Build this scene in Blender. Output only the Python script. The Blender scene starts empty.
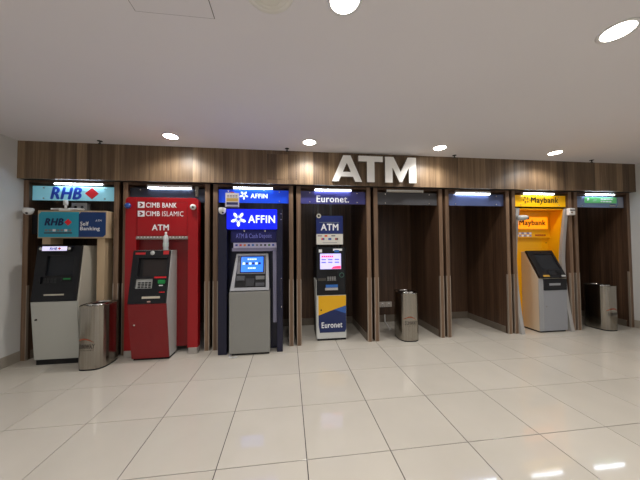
import bpy, bmesh, math, random
from mathutils import Vector, Matrix

random.seed(7)
SC = bpy.context.scene
COL = SC.collection

# ------------------------------------------------------------------ camera
PITCH, YAW, ROLL, CAM_H, F_PX = 0.0265, 0.1230, -0.0077, 1.4605, 254.66
fw = Vector((math.sin(YAW) * math.cos(PITCH), math.cos(YAW) * math.cos(PITCH), math.sin(PITCH)))
rt = Vector((math.cos(YAW), -math.sin(YAW), 0))
up = rt.cross(fw)
rt2 = math.cos(ROLL) * rt + math.sin(ROLL) * up
up2 = -math.sin(ROLL) * rt + math.cos(ROLL) * up
cam_d = bpy.data.cameras.new('camera')
cam_d.sensor_width = 36.0
cam_d.lens = F_PX / 640.0 * 36.0
cam_d.clip_start = 0.02
cam = bpy.data.objects.new('camera', cam_d)
m4 = Matrix((rt2, up2, -fw)).transposed().to_4x4()
m4.translation = (0, 0, CAM_H)
cam.matrix_world = m4
COL.objects.link(cam)
SC.camera = cam

# ------------------------------------------------------------------ world, exposure
W = bpy.data.worlds.new('world')
SC.world = W
W.use_nodes = True
W.node_tree.nodes['Background'].inputs[0].default_value = (0.92, 0.94, 1.0, 1)
W.node_tree.nodes['Background'].inputs[1].default_value = 0.22
SC.view_settings.view_transform = 'Standard'
SC.view_settings.look = 'None'
SC.view_settings.gamma = 1.0
SC.view_settings.use_curve_mapping = False
SC.view_settings.exposure = 0.46
SC.cycles.use_denoising = True
DOWNLIGHT_STRENGTH = 14.0
SPOT_WATTS = 43.0
TUBE_STRENGTH = 18.0

# ------------------------------------------------------------------ main dimensions (metres)
XL, XR = -3.485, 6.047          # side walls
Y_POST = 3.817                  # front of the booths
Y_BULK = 3.725                  # front of the bulkhead
Y_BACK = 4.787                  # back of the booths
Z_BULK, Z_CEIL = 2.378, 2.869
Y_REAR = -6.0


# ------------------------------------------------------------------ materials
def lin(c):
    return tuple(((v / 255) / 12.92 if v / 255 <= 0.04045 else ((v / 255 + 0.055) / 1.055) ** 2.4) for v in c)


MATS = {}


def mat(name, rgb, rough=0.5, metal=0.0, spec=0.5, emit=0.0, emit_rgb=None, coat=0.0, noise=0.0, nscale=(20, 20, 20), trans=0.0):
    if name in MATS:
        return MATS[name]
    m = bpy.data.materials.new(name)
    m.use_nodes = True
    nt = m.node_tree
    b = nt.nodes['Principled BSDF']
    col = lin(rgb) + (1,)
    b.inputs['Base Color'].default_value = col
    b.inputs['Roughness'].default_value = rough
    b.inputs['Metallic'].default_value = metal
    b.inputs['Specular IOR Level'].default_value = spec
    b.inputs['Coat Weight'].default_value = coat
    b.inputs['Coat Roughness'].default_value = 0.08
    if trans:
        b.inputs['Transmission Weight'].default_value = trans
    if emit:
        b.inputs['Emission Color'].default_value = (lin(emit_rgb) if emit_rgb else col[:3]) + (1,)
        b.inputs['Emission Strength'].default_value = emit
    if noise:
        tc = nt.nodes.new('ShaderNodeTexCoord')
        mp = nt.nodes.new('ShaderNodeMapping')
        mp.inputs['Scale'].default_value = nscale
        nz = nt.nodes.new('ShaderNodeTexNoise')
        nz.inputs['Scale'].default_value = 1.0
        nz.inputs['Detail'].default_value = 4.0
        rp = nt.nodes.new('ShaderNodeMapRange')
        rp.inputs['From Min'].default_value = 0.3
        rp.inputs['From Max'].default_value = 0.7
        rp.inputs['To Min'].default_value = 1 - noise
        rp.inputs['To Max'].default_value = 1 + noise
        mx = nt.nodes.new('ShaderNodeVectorMath')
        mx.operation = 'SCALE'
        mx.inputs[0].default_value = col[:3]
        nt.links.new(tc.outputs['Object'], mp.inputs['Vector'])
        nt.links.new(mp.outputs['Vector'], nz.inputs['Vector'])
        nt.links.new(nz.outputs['Fac'], rp.inputs['Value'])
        nt.links.new(rp.outputs['Result'], mx.inputs['Scale'])
        nt.links.new(mx.outputs['Vector'], b.inputs['Base Color'])
    MATS[name] = m
    return m


def wood(name, dark, mid, light, rough=0.42, per_object=0.0, sx=1.0):
    """vertical-grain laminate: broad strips plus fine streaks, all along Z"""
    m = bpy.data.materials.new(name)
    m.use_nodes = True
    nt = m.node_tree
    N, L = nt.nodes, nt.links
    b = N['Principled BSDF']
    b.inputs['Roughness'].default_value = rough
    tc = N.new('ShaderNodeTexCoord')
    oi = N.new('ShaderNodeObjectInfo')
    off = N.new('ShaderNodeVectorMath')
    off.operation = 'MULTIPLY'
    off.inputs[1].default_value = (13.0, 7.0, 5.0)
    cmb = N.new('ShaderNodeCombineXYZ')
    for i in range(3):
        L.new(oi.outputs['Random'], cmb.inputs[i])
    L.new(cmb.outputs[0], off.inputs[0])
    add = N.new('ShaderNodeVectorMath')
    add.operation = 'ADD'
    L.new(tc.outputs['Object'], add.inputs[0])
    L.new(off.outputs[0], add.inputs[1])
    vals = []
    for sc, det in (((9 * sx, 9 * sx, 0.05), 1.0), ((70 * sx, 70 * sx, 1.3), 4.0), ((240 * sx, 240 * sx, 5.0), 3.0)):
        mp = N.new('ShaderNodeMapping')
        mp.inputs['Scale'].default_value = sc
        nz = N.new('ShaderNodeTexNoise')
        nz.inputs['Scale'].default_value = 1.0
        nz.inputs['Detail'].default_value = det
        L.new(add.outputs[0], mp.inputs['Vector'])
        L.new(mp.outputs[0], nz.inputs['Vector'])
        vals.append(nz.outputs['Fac'])
    a1 = N.new('ShaderNodeMath'); a1.operation = 'MULTIPLY_ADD'
    a1.inputs[1].default_value = 0.9
    L.new(vals[0], a1.inputs[0])
    a2 = N.new('ShaderNodeMath'); a2.operation = 'MULTIPLY'
    a2.inputs[1].default_value = 0.85
    L.new(vals[1], a2.inputs[0])
    L.new(a2.outputs[0], a1.inputs[2])
    a3 = N.new('ShaderNodeMath'); a3.operation = 'MULTIPLY_ADD'
    a3.inputs[1].default_value = 0.35
    L.new(vals[2], a3.inputs[0])
    L.new(a1.outputs[0], a3.inputs[2])
    last = a3.outputs[0]
    a4 = N.new('ShaderNodeMath'); a4.operation = 'MULTIPLY_ADD'
    a4.inputs[1].default_value = per_object
    L.new(oi.outputs['Random'], a4.inputs[0])
    L.new(last, a4.inputs[2])
    mr = N.new('ShaderNodeMapRange')
    mr.inputs['From Min'].default_value = 0.72 + 0.2 * per_object
    mr.inputs['From Max'].default_value = 1.38 + 0.8 * per_object
    L.new(a4.outputs[0], mr.inputs['Value'])
    rp = N.new('ShaderNodeValToRGB')
    e = rp.color_ramp.elements
    e[0].position, e[0].color = 0.0, lin(dark) + (1,)
    e[1].position, e[1].color = 1.0, lin(light) + (1,)
    k = e.new(0.5); k.color = lin(mid) + (1,)
    L.new(mr.outputs[0], rp.inputs['Fac'])
    L.new(rp.outputs['Color'], b.inputs['Base Color'])
    bp = N.new('ShaderNodeBump')
    bp.inputs['Strength'].default_value = 0.12
    bp.inputs['Distance'].default_value = 0.002
    L.new(vals[1], bp.inputs['Height'])
    L.new(bp.outputs[0], b.inputs['Normal'])
    MATS[name] = m
    return m


def tile_mat(name, rgb, rough):
    m = bpy.data.materials.new(name)
    m.use_nodes = True
    nt = m.node_tree
    N, L = nt.nodes, nt.links
    b = N['Principled BSDF']
    tc = N.new('ShaderNodeTexCoord')
    oi = N.new('ShaderNodeObjectInfo')
    geo = N.new('ShaderNodeNewGeometry')
    nz = N.new('ShaderNodeTexNoise')
    nz.inputs['Scale'].default_value = 2.2
    nz.inputs['Detail'].default_value = 6
    L.new(geo.outputs['Position'], nz.inputs['Vector'])
    ad = N.new('ShaderNodeMath'); ad.operation = 'MULTIPLY_ADD'
    ad.inputs[1].default_value = 0.35
    L.new(oi.outputs['Random'], ad.inputs[0])
    L.new(nz.outputs['Fac'], ad.inputs[2])
    mr = N.new('ShaderNodeMapRange')
    mr.inputs['From Min'].default_value = 0.3
    mr.inputs['From Max'].default_value = 1.05
    mr.inputs['To Min'].default_value = 0.93
    mr.inputs['To Max'].default_value = 1.05
    L.new(ad.outputs[0], mr.inputs['Value'])
    vm = N.new('ShaderNodeVectorMath'); vm.operation = 'SCALE'
    vm.inputs[0].default_value = lin(rgb)
    L.new(mr.outputs[0], vm.inputs['Scale'])
    L.new(vm.outputs[0], b.inputs['Base Color'])
    n2 = N.new('ShaderNodeTexNoise')
    n2.inputs['Scale'].default_value = 1.1
    n2.inputs['Detail'].default_value = 5
    L.new(geo.outputs['Position'], n2.inputs['Vector'])
    r2 = N.new('ShaderNodeMapRange')
    r2.inputs['From Min'].default_value = 0.35
    r2.inputs['From Max'].default_value = 0.7
    r2.inputs['To Min'].default_value = rough * 0.7
    r2.inputs['To Max'].default_value = rough * 1.6
    L.new(n2.outputs['Fac'], r2.inputs['Value'])
    L.new(r2.outputs[0], b.inputs['Roughness'])
    MATS[name] = m
    return m


M_TILE = tile_mat('porcelain_tile', (204, 198, 187), 0.04)
M_GROUT = mat('grout', (58, 52, 54), 0.9)
M_CEIL = mat('ceiling_paint', (226, 223, 226), 0.85, noise=0.015, nscale=(0.7, 0.7, 0.7))
M_WALL = mat('wall_paint', (214, 214, 212), 0.7, noise=0.02, nscale=(0.8, 0.8, 0.8))
M_SKIRT = mat('skirting_tile', (166, 158, 146), 0.3, noise=0.05, nscale=(5, 5, 5))
M_SKIRT2 = mat('booth_skirting', (118, 108, 96), 0.4, noise=0.08, nscale=(8, 8, 8))
M_PLANK = wood('bulkhead_laminate', (66, 50, 37), (112, 91, 69), (158, 133, 104), per_object=0.35)
M_WOOD = wood('booth_laminate', (50, 35, 26), (80, 58, 43), (108, 82, 62))
M_EDGE = wood('booth_edge', (84, 64, 50), (116, 92, 72), (146, 118, 94))
M_STEEL = mat('brushed_steel', (164, 159, 150), 0.20, metal=1.0, noise=0.14, nscale=(60, 60, 1.5))
M_GUARD = mat('guard_steel', (176, 162, 148), 0.35, metal=0.5)
M_DARK = mat('dark_void', (16, 14, 14), 0.8)
M_BLACK = mat('black_plastic', (20, 20, 23), 0.45, spec=0.3)
M_BLACK2 = mat('fascia_black', (29, 30, 34), 0.42, spec=0.25)
M_SCREEN = mat('dark_screen', (30, 34, 40), 0.12, spec=0.3)
M_WHITE = mat('white_plastic', (228, 228, 226), 0.4)
M_LET = mat('letter_white', (250, 250, 248), 0.45)
M_LETSHADE = mat('letter_side_shade', (120, 108, 98), 0.5)  # darker warm tone paints the shadow on the letter sides
M_CHROME = mat('chrome', (215, 213, 210), 0.15, metal=1.0)
M_CREAM = mat('cream_steel', (190, 185, 172), 0.45, noise=0.03, nscale=(3, 3, 3))
M_GREYW = mat('light_grey_steel', (186, 188, 186), 0.4)
M_LENS = mat('downlight_lens', (255, 250, 240), 0.5, emit=DOWNLIGHT_STRENGTH, emit_rgb=(255, 247, 236))
M_TUBE = mat('lit_tube', (255, 255, 255), 0.4, emit=TUBE_STRENGTH, emit_rgb=(225, 238, 255))
M_TUBEOFF = mat('unlit_tube', (190, 186, 176), 0.35)


# ------------------------------------------------------------------ builders
def link(name, bm, m, origin=(0, 0, 0), parent=None, smooth=False):
    me = bpy.data.meshes.new(name)
    bmesh.ops.recalc_face_normals(bm, faces=bm.faces[:])
    bm.to_mesh(me)
    bm.free()
    if isinstance(m, (list, tuple)):
        for k in m:
            me.materials.append(k)
    else:
        me.materials.append(m)
    if smooth:
        for p in me.polygons:
            p.use_smooth = True
    o = bpy.data.objects.new(name, me)
    COL.objects.link(o)
    if parent is not None:
        o.parent = parent
    else:
        o.location = origin
    return o


def bm_box(bm, x0, x1, y0, y1, z0, z1, bevel=0.0, seg=1):
    vs = [bm.verts.new(p) for p in ((x0, y0, z0), (x1, y0, z0), (x1, y1, z0), (x0, y1, z0), (x0, y0, z1), (x1, y0, z1), (x1, y1, z1), (x0, y1, z1))]
    fs = [bm.faces.new([vs[i] for i in f]) for f in ((0, 3, 2, 1), (4, 5, 6, 7), (0, 1, 5, 4), (1, 2, 6, 5), (2, 3, 7, 6), (3, 0, 4, 7))]
    if bevel:
        es = set(e for f in fs for e in f.edges)
        bmesh.ops.bevel(bm, geom=list(es), offset=bevel, segments=seg, profile=0.5, affect='EDGES')


def bm_poly(bm, pts, d):
    """pts: 3D polygon, d: extrusion vector"""
    d = Vector(d)
    a = [bm.verts.new(p) for p in pts]
    b = [bm.verts.new(Vector(p) + d) for p in pts]
    bm.faces.new(a)
    bm.faces.new(b[::-1])
    n = len(pts)
    for i in range(n):
        bm.faces.new((a[i], b[i], b[(i + 1) % n], a[(i + 1) % n]))


def bm_cyl(bm, p0, p1, r0, r1=None, n=16, caps=True):
    p0, p1 = Vector(p0), Vector(p1)
    r1 = r0 if r1 is None else r1
    ax = (p1 - p0).normalized()
    u = ax.orthogonal().normalized()
    v = ax.cross(u)
    A = [bm.verts.new(p0 + (u * math.cos(2 * math.pi * i / n) + v * math.sin(2 * math.pi * i / n)) * r0) for i in range(n)]
    B = [bm.verts.new(p1 + (u * math.cos(2 * math.pi * i / n) + v * math.sin(2 * math.pi * i / n)) * r1) for i in range(n)]
    for i in range(n):
        bm.faces.new((A[i], A[(i + 1) % n], B[(i + 1) % n], B[i]))
    if caps:
        bm.faces.new(A[::-1])
        bm.faces.new(B)


def bm_lathe(bm, c, prof, axis=(0, 0, 1), n=20):
    """prof: list of (radius, height) along axis from c"""
    c = Vector(c)
    ax = Vector(axis).normalized()
    u = ax.orthogonal().normalized()
    v = ax.cross(u)
    rings = []
    for r, h in prof:
        if r < 1e-6:
            rings.append([bm.verts.new(c + ax * h)])
        else:
            rings.append([bm.verts.new(c + ax * h + (u * math.cos(2 * math.pi * i / n) + v * math.sin(2 * math.pi * i / n)) * r) for i in range(n)])
    for a, b in zip(rings, rings[1:]):
        for i in range(n):
            j = (i + 1) % n
            if len(a) == 1 and len(b) == 1:
                continue
            if len(a) == 1:
                bm.faces.new((a[0], b[j], b[i]))
            elif len(b) == 1:
                bm.faces.new((a[i], a[j], b[0]))
            else:
                bm.faces.new((a[i], a[j], b[j], b[i]))


class Frame:
    """a flat face: origin, u (right), v (up), n (towards the viewer)"""
    def __init__(s, o, u=(1, 0, 0), v=(0, 0, 1)):
        s.o = Vector(o); s.u = Vector(u).normalized(); s.v = Vector(v).normalized(); s.n = s.u.cross(s.v)

    def p(s, a, b, c=0.0):
        return s.o + s.u * a + s.v * b + s.n * c


def vertical(y):
    return Frame((0, y, 0))


def text_mesh(body, bold=0.02, shear=0.0, spacing=1.0):
    cu = bpy.data.curves.new('lettering', 'FONT')
    cu.body = body
    cu.size = 1.0
    cu.offset = bold
    cu.shear = shear
    cu.space_character = spacing
    cu.resolution_u = 3
    cu.fill_mode = 'FRONT'
    ob = bpy.data.objects.new('lettering', cu)
    COL.objects.link(ob)
    bpy.context.view_layer.update()
    me = bpy.data.meshes.new_from_object(ob)
    bpy.data.objects.remove(ob)
    bpy.data.curves.remove(cu)
    return me


class Thing:
    def __init__(s, name, loc, label, cat, group=None, kind=None):
        s.o = bpy.data.objects.new(name, None)
        s.o.empty_display_size = 0.1
        COL.objects.link(s.o)
        s.loc = Vector(loc)
        s.o.location = s.loc
        s.o['label'] = label
        s.o['category'] = cat
        if group:
            s.o['group'] = group
        if kind:
            s.o['kind'] = kind

    def add(s, name, bm, m, parent=None, smooth=False, label=None):
        bmesh.ops.translate(bm, verts=bm.verts[:], vec=-s.loc)
        o = link(name, bm, m, parent=parent or s.o, smooth=smooth)
        if label:
            o['label'] = label
        return o

    def box(s, name, x0, x1, y0, y1, z0, z1, m, parent=None, bevel=0.0, seg=1, label=None):
        bm = bmesh.new()
        bm_box(bm, x0, x1, y0, y1, z0, z1, bevel, seg)
        return s.add(name, bm, m, parent, label=label)

    def boxf(s, name, fr, u0, u1, v0, v1, n0, n1, m, parent=None, bevel=0.0, label=None):
        bm = bmesh.new()
        bm_box(bm, 0, u1 - u0, 0, v1 - v0, 0, n1 - n0, bevel)
        for v in bm.verts:
            v.co = fr.p(u0 + v.co.x, v0 + v.co.y, n0 + v.co.z)
        return s.add(name, bm, m, parent, label=label)

    def polyf(s, name, fr, pts, n0, n1, m, parent=None, label=None):
        bm = bmesh.new()
        bm_poly(bm, [fr.p(a, b, n0) for a, b in pts], fr.n * (n1 - n0))
        return s.add(name, bm, m, parent, label=label)

    def loft(s, name, prof, m, parent=None, bevel=0.0, label=None):
        """prof: (y, z, x0, x1) going round the side outline"""
        bm = bmesh.new()
        a = [bm.verts.new((x0, y, z)) for y, z, x0, x1 in prof]
        b = [bm.verts.new((x1, y, z)) for y, z, x0, x1 in prof]
        bm.faces.new(a)
        bm.faces.new(b[::-1])
        n = len(prof)
        for i in range(n):
            bm.faces.new((a[i], b[i], b[(i + 1) % n], a[(i + 1) % n]))
        if bevel:
            bmesh.ops.bevel(bm, geom=bm.edges[:], offset=bevel, segments=2, profile=0.5, affect='EDGES')
        return s.add(name, bm, m, parent, label=label)

    def plate(s, name, fr, u0, u1, v0, v1, holes, n0, n1, m, parent=None):
        """solid plate with rectangular openings"""
        us = sorted(set([u0, u1] + [h[0] for h in holes] + [h[1] for h in holes]))
        vs = sorted(set([v0, v1] + [h[2] for h in holes] + [h[3] for h in holes]))
        nu, nv = len(us) - 1, len(vs) - 1

        def solid(i, j):
            if i < 0 or j < 0 or i >= nu or j >= nv:
                return False
            cu, cv = (us[i] + us[i + 1]) / 2, (vs[j] + vs[j + 1]) / 2
            return not any(h[0] < cu < h[1] and h[2] < cv < h[3] for h in holes)
        bm = bmesh.new()
        T, B = {}, {}

        def vt(d, i, j, n):
            if (i, j) not in d:
                d[(i, j)] = bm.verts.new(fr.p(us[i], vs[j], n))
            return d[(i, j)]
        for i in range(nu):
            for j in range(nv):
                if not solid(i, j):
                    continue
                q = ((i, j), (i + 1, j), (i + 1, j + 1), (i, j + 1))
                bm.faces.new([vt(T, a, b, n1) for a, b in q])
                bm.faces.new([vt(B, a, b, n0) for a, b in q][::-1])
                for (a, b), (c, d), nb in ((q[0], q[1], (i, j - 1)), (q[1], q[2], (i + 1, j)), (q[2], q[3], (i, j + 1)), (q[3], q[0], (i - 1, j))):
                    if not solid(*nb):
                        bm.faces.new((vt(T, c, d, n1), vt(T, a, b, n1), vt(B, a, b, n0), vt(B, c, d, n0)))
        return s.add(name, bm, m, parent)

    def cyl(s, name, p0, p1, r, m, parent=None, r1=None, n=16, label=None):
        bm = bmesh.new()
        bm_cyl(bm, p0, p1, r, r1, n)
        o = s.add(name, bm, m, parent, label=label)
        for p in o.data.polygons:
            p.use_smooth = len(p.vertices) == 4
        return o

    def lathe(s, name, c, prof, m, axis=(0, 0, 1), parent=None, n=20, label=None):
        bm = bmesh.new()
        bm_lathe(bm, c, prof, axis, n)
        return s.add(name, bm, m, parent, smooth=True, label=label)

    def text(s, name, body, fr, u0, u1, v0, v1, m, parent=None, lift=0.002, bold=0.02, shear=0.0, spacing=1.08, warp=None):
        src = text_mesh(body, 0.0, shear, spacing)
        co = [v.co.copy() for v in src.vertices]
        fa = [tuple(p.vertices) for p in src.polygons]
        bpy.data.meshes.remove(src)
        vs, fs, lf = [], [], []
        sh = [(0, 0)] if bold <= 0 else [(0, 0), (bold, 0), (-bold, 0), (0, 0.6 * bold), (0, -0.6 * bold)]
        for k, (dx, dy) in enumerate(sh):
            n0 = len(vs)
            vs += [(c.x + dx, c.y + dy) for c in co]
            fs += [tuple(i + n0 for i in f) for f in fa]
            lf += [k * 0.00012] * len(co)
        ax, bx = min(v[0] for v in vs), max(v[0] for v in vs)
        ay, by = min(v[1] for v in vs), max(v[1] for v in vs)
        out = []
        for (x, y), l in zip(vs, lf):
            a = u0 + (x - ax) / (bx - ax) * (u1 - u0)
            b = v0 + (y - ay) / (by - ay) * (v1 - v0)
            out.append((warp(a, b) if warp else fr.p(a, b, lift + l)) - s.loc)
        me = bpy.data.meshes.new(name)
        me.from_pydata(out, [], fs)
        me.name = name
        me.materials.clear()
        me.materials.append(m)
        o = bpy.data.objects.new(name, me)
        COL.objects.link(o)
        o.parent = parent or s.o
        return o


def structure(name, bm, m, parent=None):
    o = link(name, bm, m, parent=parent)
    if parent is None:
        o['kind'] = 'structure'
    return o


def sbox(name, x0, x1, y0, y1, z0, z1, m):
    bm = bmesh.new()
    bm_box(bm, x0, x1, y0, y1, z0, z1)
    return structure(name, bm, m)


# ================================================================== SETTING
floor = sbox('floor', XL, XR, Y_REAR, 4.9, -0.12, -0.004, M_GROUT)
floor['label'] = 'large polished beige porcelain floor tiles with thin dark joints'
TX0, TY0, TS, GAP = -2.8815 - 0.6, Y_BACK, 0.6, 0.0055


def tile_mesh(w, d):
    bm = bmesh.new()
    c = 0.0012
    lo = [bm.verts.new(p) for p in ((0, 0, -0.004), (w, 0, -0.004), (w, d, -0.004), (0, d, -0.004))]
    md = [bm.verts.new(p) for p in ((0, 0, -c), (w, 0, -c), (w, d, -c), (0, d, -c))]
    hi = [bm.verts.new(p) for p in ((c, c, 0), (w - c, c, 0), (w - c, d - c, 0), (c, d - c, 0))]
    for a, b in ((lo, md), (md, hi)):
        for i in range(4):
            bm.faces.new((a[i], a[(i + 1) % 4], b[(i + 1) % 4], b[i]))
    bm.faces.new(hi)
    me = bpy.data.meshes.new('tile')
    bmesh.ops.recalc_face_normals(bm, faces=bm.faces[:])
    bm.to_mesh(me)
    bm.free()
    me.materials.append(M_TILE)
    return me


full = tile_mesh(TS - GAP, TS - GAP)
edge = tile_mesh(XR - (TX0 + 15 * TS) - GAP, TS - GAP)
for r in range(18):
    for k in range(16):
        t = bpy.data.objects.new('tile', full if k < 15 else edge)
        t.location = (TX0 + k * TS + GAP / 2, TY0 - (r + 1) * TS + GAP / 2, 0)
        t.parent = floor
        COL.objects.link(t)

ceiling = sbox('ceiling', XL, XR, Y_REAR, 4.9, Z_CEIL, Z_CEIL + 0.1, M_CEIL)
sbox('wall_left', XL - 0.1, XL, Y_REAR, 4.9, -0.12, Z_CEIL + 0.1, M_WALL)
sbox('wall_right', XR, XR + 0.1, Y_REAR, 4.9, -0.12, Z_CEIL + 0.1, M_WALL)
sbox('wall_back', XL, XR, 4.83, 4.9, -0.004, Z_CEIL, M_DARK)
for side, x0, x1 in (('left', XL, XL + 0.009), ('right', XR - 0.009, XR)):
    bm = bmesh.new()
    bm_box(bm, x0, x1, Y_REAR, Y_POST - 0.005, 0, 0.134)
    base = structure('baseboard_' + side, bm, M_SKIRT)

# bulkhead with its vertical laminate boards and a flush access flap
bulk = sbox('wall_bulkhead', XL, XR, Y_BULK + 0.018, 4.83, Z_BULK + 0.002, Z_CEIL, M_DARK)
HX0, HX1, HZ0, HZ1 = -0.304, 0.128, 2.440, 2.815
edges = [XL + 0.001]
rb = random.Random(3)
while edges[-1] < XR - 0.14:
    edges.append(edges[-1] + rb.choice((0.062, 0.085, 0.105, 0.12, 0.14)))
edges.append(XR - 0.001)
edges = sorted(set([x for x in edges if abs(x - HX0) > 0.035 and abs(x - HX1) > 0.035] + [HX0, HX1]))
for x0, x1 in zip(edges, edges[1:]):
    inside = HX0 - 1e-4 <= x0 and x1 <= HX1 + 1e-4
    for z0, z1 in (((Z_BULK, HZ0), (HZ0 + 0.003, HZ1), (HZ1 + 0.003, Z_CEIL)) if inside else ((Z_BULK, Z_CEIL),)):
        bm = bmesh.new()
        bm_box(bm, x0 + 0.0008, x1 - 0.0008, Y_BULK, Y_BULK + 0.018, z0, z1)
        link('board', bm, M_PLANK, parent=bulk)

# ================================================================== CEILING FITTINGS
dl_label = {
    (0, 0): 'round recessed downlight above the red machine, close to the bulkhead',
    (0, 1): 'round recessed downlight close to the bulkhead, just beside the letter A',
    (0, 2): 'round recessed downlight close to the bulkhead, over the booth with the lone bin and sockets',
    (0, 3): 'round recessed downlight close to the bulkhead, over the yellow machine',
    (1, 1): 'round recessed downlight beside the round air diffuser, out in the ceiling',
    (1, 2): 'round recessed downlight out in the bare ceiling, far from diffuser and bulkhead',
}
proto = None
for r, y in enumerate((3.385, 1.39, -0.6, -2.6, -4.6)):
    for c, x in enumerate((-1.47, 0.285, 2.165, 4.05)):
        if r == 1 and c == 1:
            x = 0.325
        lab = dl_label.get((r, c), 'round recessed downlight out of view, added for even lighting')  # grid places without their own label are unseen lamps, added for the lighting
        if proto is None:
            t = Thing('downlight', (x, y, Z_CEIL), lab, 'downlight', 'recessed ceiling downlights')
            t.lathe('rim', (x, y, Z_CEIL), [(0.083, -0.004), (0.1, -0.006), (0.104, -0.0005), (0.083, -0.0005), (0.083, -0.004)], M_WHITE, n=28)
            t.lathe('lens', (x, y, Z_CEIL), [(0.0, -0.003), (0.083, -0.003)], M_LENS, n=28)
            sp = bpy.data.lights.new('downlight_lamp', 'SPOT')
            sp.energy = SPOT_WATTS
            sp.color = (1.0, 0.97, 0.925)
            sp.spot_size = math.radians(150)
            sp.spot_blend = 0.55
            sp.shadow_soft_size = 0.07
            so = bpy.data.objects.new('lamp', sp)
            so.location = (0, 0, -0.012)
            so.parent = t.o
            COL.objects.link(so)
            proto = t
        else:
            o = proto.o.copy()
            COL.objects.link(o)
            o.location = (x, y, Z_CEIL)
            o['label'] = lab
            for ch in proto.o.children:
                k = ch.copy()
                COL.objects.link(k)
                k.parent = o

t = Thing('air_diffuser', (-0.10, 1.375, Z_CEIL), 'round grey ceiling air diffuser of concentric rings beside a downlight', 'air diffuser')
M_DIFF = mat('diffuser_grey', (240, 238, 232), 0.5)
for i, r in enumerate((0.14, 0.108, 0.076, 0.044)):
    t.lathe('ring', (-0.10, 1.375, Z_CEIL), [(r, -0.004 - 0.006 * i), (r - 0.002, -0.012 - 0.008 * i), (r - 0.024, -0.001), (r - 0.027, -0.001)], M_DIFF, n=32)
t.lathe('core', (-0.10, 1.375, Z_CEIL), [(0.0, -0.030), (0.02, -0.024), (0.026, -0.002)], M_DIFF, n=20)

t = Thing('ceiling_hatch', (-0.67, 1.37, Z_CEIL), 'square flush access hatch in the ceiling outlined by a hairline gap', 'ceiling hatch')
M_GAPL = mat('hatch_gap', (96, 92, 90), 0.9)
t.box('panel', -0.893, -0.447, 1.15, 1.594, Z_CEIL - 0.004, Z_CEIL, M_CEIL)
t.plate('gap_trim', Frame((0, 0, Z_CEIL - 0.0002), (1, 0, 0), (0, -1, 0)), -0.897, -0.443, -1.598, -1.146, [(-0.893, -0.447, -1.594, -1.15)], 0.0, 0.0015, M_GAPL)

for i, (x, y, lab) in enumerate(((-2.448, 3.63, 'small ceiling sprinkler head above the booth of the white and black machine'),
                                 (-0.016, 3.636, 'small ceiling sprinkler head over the access flap of the bulkhead'),
                                 (2.571, 3.645, 'small ceiling sprinkler head above the empty booth with a lit tube'),
                                 (5.02, 3.62, 'small ceiling sprinkler head above the booth with the green sign'))):
    t = Thing('sprinkler_head', (x, y, Z_CEIL), lab, 'sprinkler', 'ceiling sprinklers along the bulkhead')
    t.lathe('escutcheon', (x, y, Z_CEIL), [(0.03, -0.0005), (0.028, -0.006), (0.012, -0.009)], M_BLACK, n=14)
    t.cyl('stem', (x, y, Z_CEIL - 0.005), (x, y, Z_CEIL - 0.035), 0.007, M_BLACK, n=8)
    t.cyl('deflector', (x, y, Z_CEIL - 0.035), (x, y, Z_CEIL - 0.039), 0.02, M_BLACK, n=12)

# ================================================================== BIG LETTERS
def big_letter(ch, pts, holes, x0, x1, z0, z1):
    t = Thing('sign_letter', ((x0 + x1) / 2, Y_BULK, z0), 'big white block letter %s mounted on the wooden bulkhead' % ch, 'sign letter', 'raised letters on the bulkhead')
    cx = lambda a: x0 + a * (x1 - x0)
    cz = lambda b: z0 + b * (z1 - z0)
    yf, yb = Y_BULK - 0.062, Y_BULK - 0.001
    cu = bpy.data.curves.new('letter', 'CURVE')
    cu.dimensions = '2D'
    cu.fill_mode = 'BOTH'
    for ring in [pts] + holes:
        sp = cu.splines.new('POLY')
        sp.points.add(len(ring) - 1)
        for p, (a, b) in zip(sp.points, ring):
            p.co = (cx(a), cz(b), 0, 1)
        sp.use_cyclic_u = True

    def grab(ext, off, name, m, ymid, mside=None):
        cu.extrude = ext
        cu.offset = off
        ob = bpy.data.objects.new('l', cu)
        COL.objects.link(ob)
        bpy.context.view_layer.update()
        me = bpy.data.meshes.new_from_object(ob)
        bpy.data.objects.remove(ob)
        for v in me.vertices:
            v.co = Vector((v.co.x, ymid - v.co.z, v.co.y)) - t.loc
        me.materials.clear()
        me.materials.append(m)
        o = bpy.data.objects.new(name, me)
        COL.objects.link(o)
        o.parent = t.o
    grab(0.004, 0.0, 'face', M_LET, yf + 0.004)
    grab((yb - yf - 0.008) / 2, -0.001, 'return_edge', M_LETSHADE, (yf + 0.008 + yb) / 2)


big_letter('A', [(0, 0), (0.225, 0), (0.295, 0.19), (0.70, 0.19), (0.77, 0), (1, 0), (0.62, 1), (0.375, 1)],
           [[(0.365, 0.37), (0.498, 0.72), (0.63, 0.37)]], 0.637, 1.092, 2.422, 2.814)
big_letter('T', [(0.345, 0), (0.655, 0), (0.655, 0.79), (1, 0.79), (1, 1), (0, 1), (0, 0.79), (0.345, 0.79)], [], 1.040, 1.416, 2.422, 2.814)
big_letter('M', [(0, 0), (0.235, 0), (0.235, 0.60), (0.455, 0.03), (0.545, 0.03), (0.765, 0.60), (0.765, 0), (1, 0), (1, 1), (0.73, 1), (0.5, 0.42), (0.27, 1), (0, 1)], [], 1.452, 1.946, 2.422, 2.814)

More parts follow.
